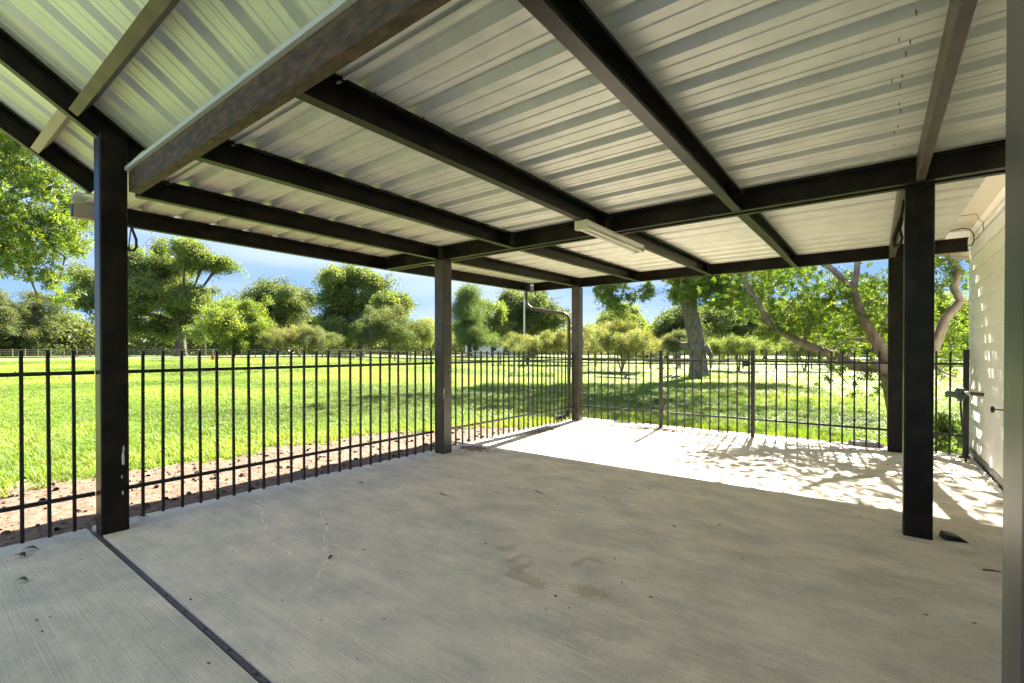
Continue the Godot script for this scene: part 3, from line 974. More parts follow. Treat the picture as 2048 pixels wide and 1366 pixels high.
	leaf_thing("fallen_leaf", "dark brown fallen leaf nearest the left edge of the near slab", -4.02, -.47, .4, .085, M.leaf_brown)
	leaf_thing("fallen_leaf", "small green fallen leaf beside the dark brown one near the left slab edge", -4.1, -.52, .9, .085, M.leaf_green)
	leaf_thing("fallen_leaf", "green fallen leaf lying alone on the near slab", -3.58, -.42, .7, .07, M.leaf_green)
	leaf_thing("fallen_leaf", "curled brown leaf at the foot of the nearest post", -4.25, -1.12, 1.2, .07, M.leaf_brown)
	leaf_thing("fallen_leaf", "brown leaf on the slab in front of the second fence bay", -3.74, -2.62, .2, .06, M.leaf_brown)
	leaf_thing("fallen_leaf", "brown leaf at the end of the pale crack line", -2.53, -1.57, 1.9, .05, M.leaf_brown)
	leaf_thing("fallen_leaf", "brown leaf at the front edge of the sunlit patch on the slab", -.22, -4.76, .2, .09, M.leaf_brown)
	leaf_thing("fallen_leaf", "reddish leaf on the slab below the green pipe regulator", .55, -7.0, .2, .09, M.brown_steel)
	var spots := [[-2.3, -3.4, .10, .3], [-2.9, -2.85, .09, .1], [.52, -3.7, .08, -.3], [-1.1, -3.3, .035, .8], [-3.3, -4.4, .05, .5], [-1.8, -6.9, .05, .2], [-2.4, -7.2, .06, .5], [-1.5, -7.1, .05, 1.2]]
	var where := ["twig on the slab in the middle of the patio", "short twig on the slab left of the patio middle", "dark twig on the slab beside the grey right post", "tiny twig on the shaded slab ahead of the stains", "twig on the slab close to the second post", "twig in the sunlit patch before the gate", "twig in the sunlit patch by the gate hinge", "twig beside the gate latch post"]
	for i in spots.size():
		var s: Array = spots[i]
		var e: Vector3 = Vector3(cos(s[3]), 0, sin(s[3])) * s[2] * .5
		var w := part("twig", tube_mesh([-e, Vector3(0, .003, .004), e], [.004, .0035, .002], 5), M.leaf_brown)
		w.position = Vector3(s[0], .005, s[1])
		tag(w, where[i], "twig", "twigs fallen on the concrete")
	# litter crumbs on the slab
	var xs := []
	var cols := []
	for i in 170:
		var p := Vector3(rng.randf_range(-4.25, .8), .002, rng.randf_range(-7.6, -.2))
		var sc := rng.randf_range(.0015, .004)
		xs.append(Transform3D(Basis.from_euler(Vector3(0, rng.randf() * 6, 0)).scaled(Vector3(sc * 2, sc * .7, sc)), p))
		cols.append(Color(.3, .23, .16) * rng.randf_range(.4, 1.2))
	for q in [[-4.0, -4.45, .18, .14], [-4.05, -6.1, .13, .45], [-2.6, -7.3, .35, .12]]:
		for i in 260:
			var p := Vector3(q[0] + rng.randfn() * q[2] * .5, .003, q[1] + rng.randfn() * q[3] * .5)
			if p.x < -4.32: continue
			var sc := rng.randf_range(.002, .006)
			xs.append(Transform3D(Basis.from_euler(Vector3(0, rng.randf() * 6, 0)).scaled(Vector3(sc * 3, sc * .8, sc)), p))
			cols.append(Color(.75, .55, .36) * rng.randf_range(.5, 1.1))
	var crumb := MB.new()
	crumb.box(Vector3(-1, -.5, -1), Vector3(1, .9, 1), .4)
	var mc := flat_mat(.5, .5, .5, .9)
	mc.vertex_color_use_as_albedo = true
	tag(scatter("floor_litter", crumb.done(), mc, xs, cols), "crumbs of soil and dry plant litter on the concrete", "litter", "", "stuff")

func ranch_fence(label: String, pts: Array):
	var t := thing("wooden_fence", label, "fence")
	for i in pts.size() - 1:
		var a := Vector3(pts[i][0], 0, pts[i][1])
		var c := Vector3(pts[i + 1][0], 0, pts[i + 1][1])
		var n := int(ceil(a.distance_to(c) / 2.44))
		for k in n:
			var p := a.lerp(c, float(k) / n)
			var q := a.lerp(c, float(k + 1) / n)
			p.y = terr(p.x, p.z); q.y = terr(q.x, q.z)
			var d := (q - p).normalized()
			var s := d.cross(Vector3.UP).normalized()
			var b := MB.new()
			b.obox(p + Vector3(0, .58, 0), s * .055, d * .055, Vector3(0, .63, 0), .006)
			part("fence_post", b.done(), M.wood, t)
			for y in [1.08, .74, .38]:
				b = MB.new()
				b.obox((p + q) / 2 + Vector3(0, y, 0) + s * .075, d * p.distance_to(q) * .498, Vector3(0, .065, 0), s * .018)
				part("fence_rail", b.done(), M.wood, t)

func wheel(t: Node3D, at: Vector3, r: float):
	part("wheel", tube_mesh([at - Vector3(0, 0, .12), at + Vector3(0, 0, .12)], r, 16), M.black, t)

func far_things():
	ranch_fence("three rail wooden ranch fence crossing the field behind the patio", [[5.3, -41.7], [-1.4, -40.5], [-5.8, -39.6], [-13.9, -35.9], [-26.3, -32.8], [-41.3, -31.3], [-57.0, -34.5]])
	ranch_fence("distant three rail wooden ranch fence at the left end of the field", [[-58, -45], [-74.8, -36.0], [-94.6, -23.4], [-114.0, -11.1], [-130.3, -1.2]])
	M.house_white = flat_mat(.66, .70, .74, .7)
	M.house_roof = flat_mat(.42, .36, .31, .8)
	M.glass_dark = flat_mat(.02, .025, .03, .1)
	var t := thing("farmhouse", "white farmhouse with a pale roof partly hidden behind the conifer and the live oak", "house", Vector3(-60.5, .35, -74.5), "", .75)
	part("wall", box_mesh(Vector3(-6.5, 0, -3.5), Vector3(5.5, 2.9, 3.5)), M.house_white, t)
	var b := MB.new()
	b.prism(PackedVector2Array([Vector2(-4.1, 2.8), Vector2(4.1, 2.8), Vector2(0, 5.2)]), Vector3(-7, 0, 0), Vector3(0, 0, 1), Vector3.UP, Vector3(13, 0, 0))
	part("roof", b.done(), M.house_roof, t)
	for x in [-4.5, -1.0, 3.0]:
		var w := part("window", box_mesh(Vector3(x - .65, .9, 3.5), Vector3(x + .65, 2.2, 3.56)), M.house_white, t)
		part("pane", box_mesh(Vector3(x - .55, 1.0, 3.56), Vector3(x + .55, 2.1, 3.575)), M.glass_dark, w)
	part("door", box_mesh(Vector3(.9, 0, 3.5), Vector3(1.85, 2.1, 3.56)), M.brown_steel, t)
	part("porch_deck", box_mesh(Vector3(-6.5, -.1, 3.58), Vector3(5.5, .15, 5.4)), M.wood, t)
	part("chimney", box_mesh(Vector3(2.6, 3.6, -.4), Vector3(3.4, 5.7, .4)), M.brown_steel, t)
	t = thing("utility_pole", "pale round metal utility pole standing behind the flowering crepe myrtle", "utility pole", Vector3(-33.98, .1, -47.02))
	part("shaft", tube_mesh([Vector3(0, 0, 0), Vector3(0, 7.6, 0)], [.12, .09], 10), M.trim, t)
	part("conduit", tube_mesh([Vector3(.16, 0, .1), Vector3(.14, 7.0, .08)], .05, 8), M.stone, t)
	t = thing("utility_pole", "dark wooden utility pole in front of the spreading pecan tree at left", "utility pole", Vector3(-93.7, .3, -33.8))
	part("shaft", tube_mesh([Vector3(0, 0, 0), Vector3(0, 8.6, 0)], [.2, .14], 8), M.bark, t)
	part("crossarm", box_mesh(Vector3(-.07, 7.9, -1.1), Vector3(.07, 8.05, 1.1)), M.bark, t)
	# vehicles beyond the fence
	t = thing("box_truck", "white box truck parked beyond the fence left of the big oak trunk", "truck", Vector3(-21.9, -.1, -61.4), "", -.55)
	part("cargo_box", box_mesh(Vector3(-1.6, .75, -1.05), Vector3(2.6, 2.5, 1.05), .04), M.house_white, t)
	b = MB.new()
	b.prism(PackedVector2Array([Vector2(-3.4, .45), Vector2(-1.65, .45), Vector2(-1.65, 2.0), Vector2(-2.4, 2.0), Vector2(-2.8, 1.35), Vector2(-3.4, 1.25)]), Vector3(0, 0, -.95), Vector3.RIGHT, Vector3.UP, Vector3(0, 0, 1.9))
	part("cab", b.done(), M.house_white, t)
	part("windscreen", box_mesh(Vector3(-2.45, 1.35, .951), Vector3(-1.8, 1.85, .965)), M.glass_dark, t)
	for x in [-2.7, 1.6]:
		for z in [-.9, .9]: wheel(t, Vector3(x, .42, z), .42)
	t = thing("utility_trailer", "dark low trailer parked beyond the fence beside the white truck", "trailer", Vector3(-25.6, -.1, -61.6), "", -.55)
	part("bed", box_mesh(Vector3(-2.6, .5, -1), Vector3(2.2, 1.25, 1), .04), M.cable, t)
	part("tongue", box_mesh(Vector3(2.2, .5, -.06), Vector3(3.6, .6, .06)), M.cable, t)
	for x in [-.9, .1]:
		for z in [-1.05, 1.05]: wheel(t, Vector3(x, .38, z), .38)
	t = thing("parked_car", "small white car half hidden behind the left crepe myrtle group", "car", Vector3(-107, .3, -55), "", .6)
	part("body", box_mesh(Vector3(-2.1, .35, -.85), Vector3(2.1, .95, .85), .12), M.house_white, t)
	b = MB.new()
	b.prism(PackedVector2Array([Vector2(-1.6, .95), Vector2(1.2, .95), Vector2(.7, 1.5), Vector2(-1.1, 1.5)]), Vector3(0, 0, -.75), Vector3.RIGHT, Vector3.UP, Vector3(0, 0, 1.5))
	part("cabin", b.done(), M.house_white, t)
	part("side_window", box_mesh(Vector3(-1.1, 1.0, .751), Vector3(.8, 1.4, .76)), M.glass_dark, t)
	for x in [-1.3, 1.35]:
		for z in [-.75, .75]: wheel(t, Vector3(x, .33, z), .33)
	# markers in the lawn
	M.orange = flat_mat(.75, .09, .03, .6)
	t = thing("marker_flag", "small orange marker flag on a wire in the lawn", "flag", Vector3(-44.27, terr(-44.27, -16.5), -16.54))
	part("wire", tube_mesh([Vector3(0, 0, 0), Vector3(0, .75, 0)], .008, 5), M.cable, t)
	part("flag", box_mesh(Vector3(-.004, .4, -.12), Vector3(.004, .75, .12)), M.orange, t)
	t = thing("marker_post", "slim white utility marker post beside the tall grass patch", "post", Vector3(-14.73, -.12, -19.57))
	part("shaft", tube_mesh([Vector3(0, 0, 0), Vector3(0, .95, 0)], .04, 10), M.house_white, t)
	part("top_band", tube_mesh([Vector3(0, .85, 0), Vector3(0, 1.12, 0)], .046, 10), flat_mat(.25, .4, .55, .5), t)
	t = thing("fallen_branch", "dark fallen branch lying on the lawn beyond the gate fence", "branch", Vector3(-9.4, -.06, -20.5))
	part("limb", tube_mesh([Vector3(-1.3, .02, -.3), Vector3(-.3, .05, 0), Vector3(.5, .04, .1), Vector3(1.5, .0, .5)], [.05, .06, .05, .02], 7, .15), M.bark, t)
	part("stub", tube_mesh([Vector3(.3, .05, .05), Vector3(.42, .22, .05), Vector3(.5, .26, .1)], [.05, .06, .05], 7, .1), M.bark, t)
	t = thing("leaf_pile", "brown heap of roots and leaves at the left foot of the big oak", "pile", Vector3(-7.52, -.1, -22.5))
	for k in 9:
		var a := Vector3(rng.randfn() * .3, .03, rng.randfn() * .2)
		part("root", tube_mesh([a, a + Vector3(rng.randfn() * .15, .14, rng.randfn() * .1), a + Vector3(rng.randfn() * .35, .05, rng.randfn() * .3)], [.05, .045, .02], 6, .2), M.bark, t)

func trees():
	tree("broadleaf_tree","grey green bushy tree with a low dark crown beyond the far left fence","tree","trees along the far side of the field",Vector3(-121.07,0.33,-14.57),0.35,[[1.42,6.32,1.70,4.02,3.57],[1.09,8.11,-1.45,3.75,2.95],[2.29,3.90,0.28,5.54,2.50],[2.32,5.18,-3.08,2.68,2.86]],"grey",190,15,0.95)
	tree("broadleaf_tree","small yellow green tree beside the grey green bushy one at far left","tree","trees along the far side of the field",Vector3(-124.66,0.33,-20.63),0.25,[[2.30,5.38,0.59,3.38,2.90],[1.38,4.23,-1.49,2.71,2.32],[-0.61,6.88,1.31,2.32,2.13]],"light",80,14,0.90)
	tree("shrub_clump","pale low shrub clump in the gap left of the nearest post","shrub","pale shrubs behind the far fence",Vector3(-131.49,0.33,-25.49),0.12,[[1.65,3.73,0.63,2.73,2.10],[-2.54,2.83,1.59,2.10,1.26]],"pale",50,14,0.90)
	tree("pecan_tree","tall spreading pecan tree with an arm reaching right beside the nearest post","tree","trees along the far side of the field",Vector3(-92.76,0.33,-29.87),0.85,[[2.88,17.47,0.36,3.70,2.02],[-3.23,14.82,1.66,4.88,3.19],[4.14,15.90,-2.11,2.86,2.02],[4.01,15.54,-4.13,2.19,1.09],[-4.99,12.42,3.97,4.20,3.78],[-5.29,8.03,6.89,5.04,4.20],[-12.16,10.43,8.31,3.36,5.04],[-0.33,9.56,1.47,5.04,3.53],[-0.14,8.15,-2.27,3.87,3.19],[-4.57,4.89,3.04,5.21,2.19],[3.01,4.24,-1.03,2.86,2.02],[-7.10,15.92,4.58,2.02,1.85]],"mid",620,15,1.00)
	tree("round_tree","round bright yellow green tree standing in front of the wooden fence","tree","trees along the far side of the field",Vector3(-70.74,0.33,-29.06),0.22,[[2.35,4.26,1.09,4.16,2.91],[-2.47,3.70,1.52,2.22,1.94],[2.61,5.04,-1.23,2.08,1.94],[-1.33,6.36,-0.61,3.33,1.80],[-0.02,1.89,0.12,2.64,1.25]],"lime",170,15,0.75)
	tree("broadleaf_tree","dark broad tree on the skyline behind the yellow green round tree","tree","trees along the far side of the field",Vector3(-108.71,0.33,-52.92),0.50,[[3.14,13.28,1.53,5.67,3.86],[-4.75,12.01,2.79,5.11,3.40],[5.32,11.04,-2.65,3.86,3.86],[-2.92,7.96,-2.00,8.62,4.54],[-6.67,7.74,5.20,2.95,2.95]],"dark",250,15,1.25)
	tree("crepe_myrtle","left crepe myrtle of the flowering group beyond the first fence bay","tree","crepe myrtles along the wooden ranch fence",Vector3(-65.83,0.33,-32.80),0.06,[[1.29,2.68,0.64,2.36,1.25],[-0.81,3.28,0.37,1.53,0.97]],"myrtle",60,14,0.60)
	tree("crepe_myrtle","middle crepe myrtle of the flowering group beyond the first fence bay","tree","crepe myrtles along the wooden ranch fence",Vector3(-64.36,0.33,-35.18),0.06,[[1.37,2.71,0.61,2.39,1.41],[-0.44,3.60,0.06,1.69,0.84]],"myrtle",60,14,0.60)
	tree("crepe_myrtle","right crepe myrtle of the flowering group beyond the first fence bay","tree","crepe myrtles along the wooden ranch fence",Vector3(-60.92,0.33,-36.54),0.06,[[0.95,2.42,0.72,2.08,1.25],[-0.81,3.29,0.34,1.66,0.97]],"myrtle_grey",55,14,0.60)
	tree("pecan_tree","tall open pecan tree left of the second post with dark lower branches","tree","trees along the far side of the field",Vector3(-72.99,0.33,-51.23),0.60,[[0.85,13.75,1.82,3.57,1.96],[-3.52,12.06,2.13,3.39,2.14],[2.44,12.42,-0.75,3.04,2.50],[-2.18,9.37,-1.31,6.07,3.04],[-3.75,6.28,2.98,3.04,3.93],[6.41,9.34,-2.96,3.39,1.25],[1.99,6.52,-2.60,3.75,2.50],[-0.81,4.46,1.69,4.47,2.50]],"mid",400,15,1.05)
	tree("round_tree","grey green rounded tree close to the left side of the second post","tree","trees along the far side of the field",Vector3(-59.96,0.33,-47.34),0.25,[[1.87,4.84,1.48,4.20,2.10],[-1.66,5.92,0.81,2.80,1.56],[2.17,3.53,-0.46,3.27,2.02],[-3.03,3.29,1.01,2.64,1.71]],"grey",140,15,0.80)
	tree("shrub_clump","thin willowy shrub touching the left edge of the second post","shrub","pale shrubs behind the far fence",Vector3(-58.96,0.33,-53.13),0.10,[[0.56,3.19,0.82,1.80,1.80],[0.34,5.03,-0.45,1.15,1.15]],"pale",40,13,0.75)
	tree("conifer_tree","conical soft needled conifer just right of the second post","tree","trees along the far side of the field",Vector3(-46.01,0.26,-50.43),0.35,[[0.40,9.28,0.44,1.07,1.43],[-0.26,7.94,-0.08,1.71,1.43],[0.48,6.08,0.52,2.43,1.57],[-0.79,4.40,-0.87,3.00,1.57],[0.18,2.84,-0.01,3.14,1.00]],"conifer",190,15,0.80)
	tree("broadleaf_tree","yellow green tree between the conifer and the metal pole","tree","trees along the far side of the field",Vector3(-47.29,0.30,-57.00),0.20,[[0.66,6.09,0.79,1.87,2.02],[0.28,3.84,-0.52,1.87,1.87],[-0.38,7.45,0.75,1.24,1.09]],"light",70,14,0.85)
	tree("live_oak","dark live oak with hanging moss behind the metal pole","tree","trees along the far side of the field",Vector3(-46.92,0.32,-67.34),0.55,[[1.02,8.80,2.20,4.31,2.07],[-2.56,9.93,1.61,2.07,1.38],[1.98,7.06,-0.13,3.79,2.93],[-1.97,5.50,-0.52,4.14,2.93],[3.25,6.27,-2.40,2.07,2.58],[-2.42,4.34,3.21,2.41,2.41]],"dark",210,15,1.00)
	tree("crepe_myrtle","flowering crepe myrtle in front of the wooden fence below the metal pole","tree","crepe myrtles along the wooden ranch fence",Vector3(-24.38,-0.10,-34.23),0.05,[[0.65,1.85,0.91,2.03,0.84],[-0.86,2.31,0.47,1.15,0.62],[1.08,2.04,-0.37,1.24,0.66]],"myrtle",90,14,0.42)
	tree("crepe_myrtle","crepe myrtle half hidden behind the rear corner post","tree","crepe myrtles along the wooden ranch fence",Vector3(-21.55,-0.12,-37.64),0.05,[[0.60,2.10,1.04,2.17,1.17],[-1.16,1.90,0.69,1.17,0.81],[1.32,1.89,-0.55,1.27,0.90]],"myrtle",100,14,0.42)
	tree("crepe_myrtle","leggy crepe myrtle with many thin stems right of the rear corner post","tree","crepe myrtles along the wooden ranch fence",Vector3(-12.91,-0.17,-28.51),0.04,[[0.48,1.77,1.05,2.05,0.71],[-0.85,2.24,0.47,1.09,0.71],[0.88,2.10,-0.23,1.22,0.71],[-0.26,2.93,-0.34,1.09,0.64]],"myrtle",150,14,0.36)
	tree("broadleaf_tree","bright yellow green tree rising behind the leggy crepe myrtle","tree","trees along the far side of the field",Vector3(-26.15,0.04,-58.03),0.20,[[0.54,4.84,1.21,2.35,1.95],[-1.30,3.82,0.69,1.82,1.82],[1.63,3.79,-0.53,1.95,1.82],[0.29,6.27,-0.92,1.43,0.91]],"light",110,14,0.75)
	tree("broadleaf_tree","hazy pale tree on the skyline between the crepe myrtle and the big oak","tree","trees along the far side of the field",Vector3(-35.46,0.31,-92.43),0.30,[[0.26,4.30,1.46,2.40,2.79],[1.41,2.95,-1.43,2.20,2.20]],"light",60,14,1.10)
	tree("broadleaf_tree","dark tree mass left of the big oak trunk beyond the fence","tree","trees along the far side of the field",Vector3(-20.04,-0.03,-60.17),0.30,[[0.46,4.36,1.39,2.52,2.27],[-1.09,2.54,0.52,1.89,1.26],[0.93,5.15,-0.02,1.89,1.77]],"dark",110,15,0.75)
	tree("broadleaf_tree","dark tree mass right of the big oak trunk beyond the fence","tree","trees along the far side of the field",Vector3(-15.79,-0.06,-65.93),0.30,[[-0.86,5.24,2.64,2.87,2.48],[0.27,4.84,-0.67,2.87,2.48],[2.04,3.24,-0.84,1.95,1.82]],"dark",130,15,0.75)
	tree("crepe_myrtle","small crepe myrtle touching the left side of the big oak trunk","tree","crepe myrtles along the wooden ranch fence",Vector3(-11.88,-0.17,-36.22),0.04,[[0.18,1.78,0.54,0.98,0.76],[-0.42,2.16,0.21,0.68,0.49],[0.50,2.42,-0.18,0.57,0.61]],"myrtle_grey",60,14,0.36)
	tree("crepe_myrtle","wide crepe myrtle between the big oak trunk and the gate latch","tree","crepe myrtles along the wooden ranch fence",Vector3(-7.04,-0.17,-33.62),0.04,[[0.20,1.78,0.97,1.63,0.52],[-0.81,1.60,0.47,0.91,0.42],[0.93,1.73,-0.38,0.91,0.49]],"myrtle_green",90,14,0.36)
	tree("crepe_myrtle","crepe myrtle behind the sweeping limb of the near smooth barked tree","tree","crepe myrtles along the wooden ranch fence",Vector3(-3.65,-0.17,-36.20),0.04,[[0.10,1.62,0.96,1.50,0.72],[-0.51,1.86,0.24,0.91,0.52]],"myrtle_grey",70,14,0.36)
	tree("broadleaf_tree","pale hazy tree above the wide crepe myrtle","tree","trees along the far side of the field",Vector3(-13.96,0.02,-84.93),0.30,[[-0.30,6.07,2.44,3.19,3.83],[1.85,5.25,-1.85,2.71,3.03]],"light",130,14,1.00)
	tree("broadleaf_tree","pale green tree seen through the middle of the near tree","tree","trees along the far side of the field",Vector3(-6.42,-0.09,-83.13),0.30,[[-0.99,5.79,2.79,2.94,2.94],[1.73,4.81,-1.80,2.94,2.79]],"light",130,14,0.95)
	tree("broadleaf_tree","green tree beyond the field right of the near tree trunk","tree","trees along the far side of the field",Vector3(-0.24,-0.16,-75.27),0.30,[[-0.24,5.20,2.36,3.15,3.15],[2.77,4.71,-2.63,3.15,2.84]],"mid",130,14,0.90)
	tree("broadleaf_tree","yellow green tree beyond the field beside the house corner","tree","trees along the far side of the field",Vector3(6.22,-0.17,-65.11),0.30,[[-0.37,3.96,2.03,2.52,3.03],[1.04,2.02,-1.12,2.02,2.02],[-1.46,2.01,1.85,2.02,1.51]],"lime",150,14,0.75)
	# unbroken line of far woods that closes the horizon
	var xs := []
	var cols := []
	for i in 9500:
		var a := rng.randf_range(-.95, .95) + .65
		var d := rng.randf_range(118, 150)
		var h := 4.6 + 3.2 * absf(sin(a * 9.0) * sin(a * 23.0 + 1.0)) + 1.3 * sin(a * 41.0)
		var p := Vector3(-sin(a) * d, .3 + pow(rng.randf(), .8) * maxf(h, 1.2), -cos(a) * d)
		xs.append(Transform3D(Basis.from_euler(Vector3(rng.randf() * 6, rng.randf() * 6, 0)).scaled(Vector3.ONE * rng.randf_range(1.3, 2.0)), p))
		var t := rng.randf_range(.75, 1.2) * (.9 + .25 * sin(a * 17.0))
		cols.append(Color(t, t, t))
	tag(scatter("far_woods", sprigs.broad, M.leaf_pale, xs, cols), "hazy line of low woods closing the far side of the field", "woods", "", "stuff")

# leafy twigs round the lobes of a hand placed crown
func leafy(parent: Node3D, mesh: Mesh, mat: Material, lobes: Array, density: float, size: float, seed_: int, droop: float, clumped := .0):
	var r := RandomNumberGenerator.new()
	r.seed = seed_
	var xs := []
	var cols := []
	for l in lobes:
		var n := int(density * pow(l[3] * l[3] * l[4], .72))
		var centres := []
		var nc := maxi(5, int(n / 14.0))
		for k in nc:
			var d := Vector3(r.randfn(), r.randfn(), r.randfn()).normalized() * pow(r.randf(), .4)
			centres.append(Vector3(l[0], l[1], l[2]) + Vector3(d.x * l[3], d.y * l[4], d.z * l[3]))
		for i in n:
			var c: Vector3 = centres[r.randi() % nc]
			var spread: float = clumped * minf(l[3], .9)
			var p := c + Vector3(r.randfn(), r.randfn() * .7, r.randfn()) * spread
			var sc := size * r.randf_range(.65, 1.25)
			var y := Vector3(r.randfn(), r.randfn() * .6 - droop, r.randfn()).normalized()
			var x := y.cross(Vector3(r.randfn(), r.randfn(), r.randfn())).normalized()
			xs.append(Transform3D(Basis(x, y, x.cross(y)).scaled(Vector3.ONE * sc), p))
			var t := r.randf_range(.7, 1.25)
			var warm := r.randf_range(-.15, .15)
			cols.append(Color(t * (1 + warm), t, t * (1 - warm)))
	scatter("crown", mesh, mat, xs, cols, parent)

func near_trees():
	# big oak
	var t := thing("oak_tree", "big oak with a thick furrowed grey trunk leaning left behind the gate", "tree", Vector3(-6.84, -.12, -23.96))
	var b := MB.new()
	b.tube([Vector3(.05, -.1, 0), Vector3(.02, .18, 0), Vector3(0, .5, 0), Vector3(-.02, .91, 0), Vector3(-.12, 2.13, .1), Vector3(-.29, 3.2, .2), Vector3(-.45, 4.0, .35)], [.60, .49, .435, .405, .385, .37, .36], 18, .045, 4)
	part("trunk", b.done(), M.bark_oak, t)
	b = MB.new()
	b.tube([Vector3(-.42, 3.8, .35), Vector3(-.91, 4.75, .7), Vector3(-1.69, 5.2, 1.3), Vector3(-2.6, 5.9, 1.9), Vector3(-4.0, 6.5, 3.0)], [.33, .27, .24, .2, .12], 10, .05, 5)
	b.tube([Vector3(-.4, 3.8, .3), Vector3(-.1, 4.8, -.5), Vector3(.58, 5.5, -1.7), Vector3(1.6, 6.7, -3.0), Vector3(2.4, 7.4, -3.4)], [.36, .3, .25, .18, .1], 10, .05, 6)
	b.tube([Vector3(-.45, 3.9, .35), Vector3(-.5, 5.5, .3), Vector3(-.2, 7.6, .2), Vector3(.1, 9.6, 0)], [.35, .3, .22, .1], 10, .05, 7)
	for q in [[-2.6, 5.9, 1.9, -2.75, 4.3, 4.45], [-1.69, 5.2, 1.3, -1.2, 4.15, 3.9], [-4.0, 6.5, 3, -2.6, 4.2, 4.5], [-.1, 4.8, -.5, .5, 4.4, 1.0], [.58, 5.5, -1.7, 1.7, 4.2, -.3], [.1, 4.6, 0, 1.1, 3.8, .4]]:
		var p0 := Vector3(q[0], q[1], q[2])
		var p1 := Vector3(q[3], q[4], q[5])
		b.tube([p0, p0.lerp(p1, .5) + Vector3(.1, .15, 0), p1, p1 + Vector3(.15, -.4, .1)], [.09, .06, .035, .015], 7, .05, 8)
	part("limbs", b.done(), M.bark_oak, t)
	for q in [[-.55, 1.62, .3, -.30], [.45, 1.5, .25, .36]]:
		b = MB.new()
		b.tube([Vector3(q[0] * .6, q[1] - .1, q[2] * .5), Vector3(q[0], q[1] + .02, q[2]), Vector3(q[0] + q[3] * .7, q[1] + (.05 if q[3] < 0 else -.45), q[2] + .1)], [.17, .16, .11], 9, .08, 3)
		part("limb_stub", b.done(), M.bark_oak, t)
	leafy(t, sprigs.twig, M.leaf_oak, [[.35, 4.43, 1.0, 1.22, .63], [-.37, 4.05, 2.2, .68, .42], [1.1, 3.68, .4, .93, .54], [1.84, 4.24, -.15, .98, .78], [.45, 5.2, -.3, 1.46, .7], [-2.7, 3.9, 4.55, .5, .6], [-2.45, 4.4, 4.4, .65, .4], [-1.1, 4.1, 3.97, .34, .45], [-1.8, 3.75, 3.9, .36, .25], [-4.4, 6.6, 3.2, 1.5, .9], [3.3, 5.2, -1.2, 1.3, .9], [-2.6, 3.6, 4.5, .55, .5], [-2.2, 3.2, 4.4, .35, .35], [-3.0, 4.3, 4.5, .5, .5], [-1.0, 3.7, 4.0, .25, .45], [-.2, 4.6, 1.8, .8, .5], [1.0, 4.3, .6, .8, .5], [.9, 4.9, .6, 1.1, .5], [2.4, 3.9, -.1, .7, .6], [0, 8.4, 4.0, 2.6, .9]], 560, .27, 61, .35, .2)
	leafy(t, sprigs.twig, M.leaf_oak, [[.06, 8.0, 0, 3.4, 1.5], [-2.7, 7.7, .8, 2.6, 1.4], [2.2, 7.7, -2.9, 2.6, 1.4], [0, 10.3, 0, 2.8, 1.2], [-2, 8.8, 2.5, 3.4, 1.2], [-4.4, 8.2, 6.0, 2.6, 1.0], [3.0, 8.4, 2.0, 3.0, 1.0], [3.5, 8.2, 6.0, 2.2, .9]], 170, .27, 62, .35, .3)
	# near tree with smooth tan limbs
	t = thing("smooth_barked_tree", "near spreading tree with smooth tan limbs behind the rear right fence", "tree", Vector3(.22, -.12, -8.6))
	var O := Vector3(.22, -.12, -8.6)
	b = MB.new()
	b.tube([Vector3(.06, -.15, .0), Vector3(.05, .1, 0), Vector3(.03, .5, .02), Vector3(-.02, .85, .03), Vector3(-.07, 1.15, .05)], [.17, .13, .115, .115, .125], 12, .05, 9)
	part("trunk", b.done(), M.bark_smooth, t)
	var limb := func(called: String, pts: Array, rad: Array):
		var q := MB.new()
		var loc := []
		for p in pts: loc.append(Vector3(p[0], p[1], p[2]) - O)
		q.tube(loc, rad, 10, .06, pts.size())
		part(called, q.done(), M.bark_smooth, t)
	limb.call("limb", [[.19, .98, -8.55], [.03, 1.0, -8.42], [-.235, 1.008, -8.4], [-.40, 1.12, -8.4], [-.68, 1.245, -8.4], [-.886, 1.356, -8.4], [-1.277, 1.587, -8.42], [-1.40, 1.80, -8.45], [-1.483, 1.995, -8.48], [-1.622, 2.188, -8.5], [-1.75, 2.5, -8.6]], [.10, .085, .075, .068, .06, .055, .047, .042, .038, .03, .018])
	limb.call("limb", [[.16, 1.05, -8.55], [.062, 1.272, -8.45], [-.068, 1.533, -8.42], [-.178, 1.817, -8.4], [-.254, 2.127, -8.4], [-.427, 2.33, -8.42], [-.586, 2.522, -8.45], [-.8, 2.9, -8.6], [-.95, 3.4, -8.9]], [.10, .085, .065, .058, .052, .042, .036, .03, .02])
	limb.call("limb", [[-.25, 2.1, -8.4], [-.214, 2.32, -8.4], [-.204, 2.493, -8.42], [-.12, 3.0, -8.6], [-.1, 3.5, -8.9]], [.045, .04, .036, .028, .018])
	limb.call("limb", [[.2, 1.0, -8.58], [.42, 1.06, -8.5], [.615, 1.25, -8.42], [.733, 1.648, -8.4], [.876, 1.868, -8.4], [.813, 2.041, -8.4], [.855, 2.27, -8.42], [.782, 2.427, -8.45], [.75, 2.9, -8.7], [.9, 3.5, -9.0]], [.10, .085, .07, .058, .05, .047, .047, .046, .036, .02])
	limb.call("twig", [[.02, 1.43, -8.42], [.08, 1.55, -8.45], [.14, 1.70, -8.5], [.2, 1.95, -8.6]], [.022, .02, .018, .012])
	limb.call("twig", [[.0, 1.38, -8.42], [-.12, 1.40, -8.4], [-.28, 1.39, -8.35], [-.46, 1.29, -8.3], [-.55, 1.22, -8.28]], [.016, .015, .013, .01, .006])
	limb.call("twig", [[-.85, 1.34, -8.4], [-.80, 1.7, -8.5], [-.6, 1.95, -8.6], [-.3, 2.15, -8.7]], [.018, .014, .012, .006])
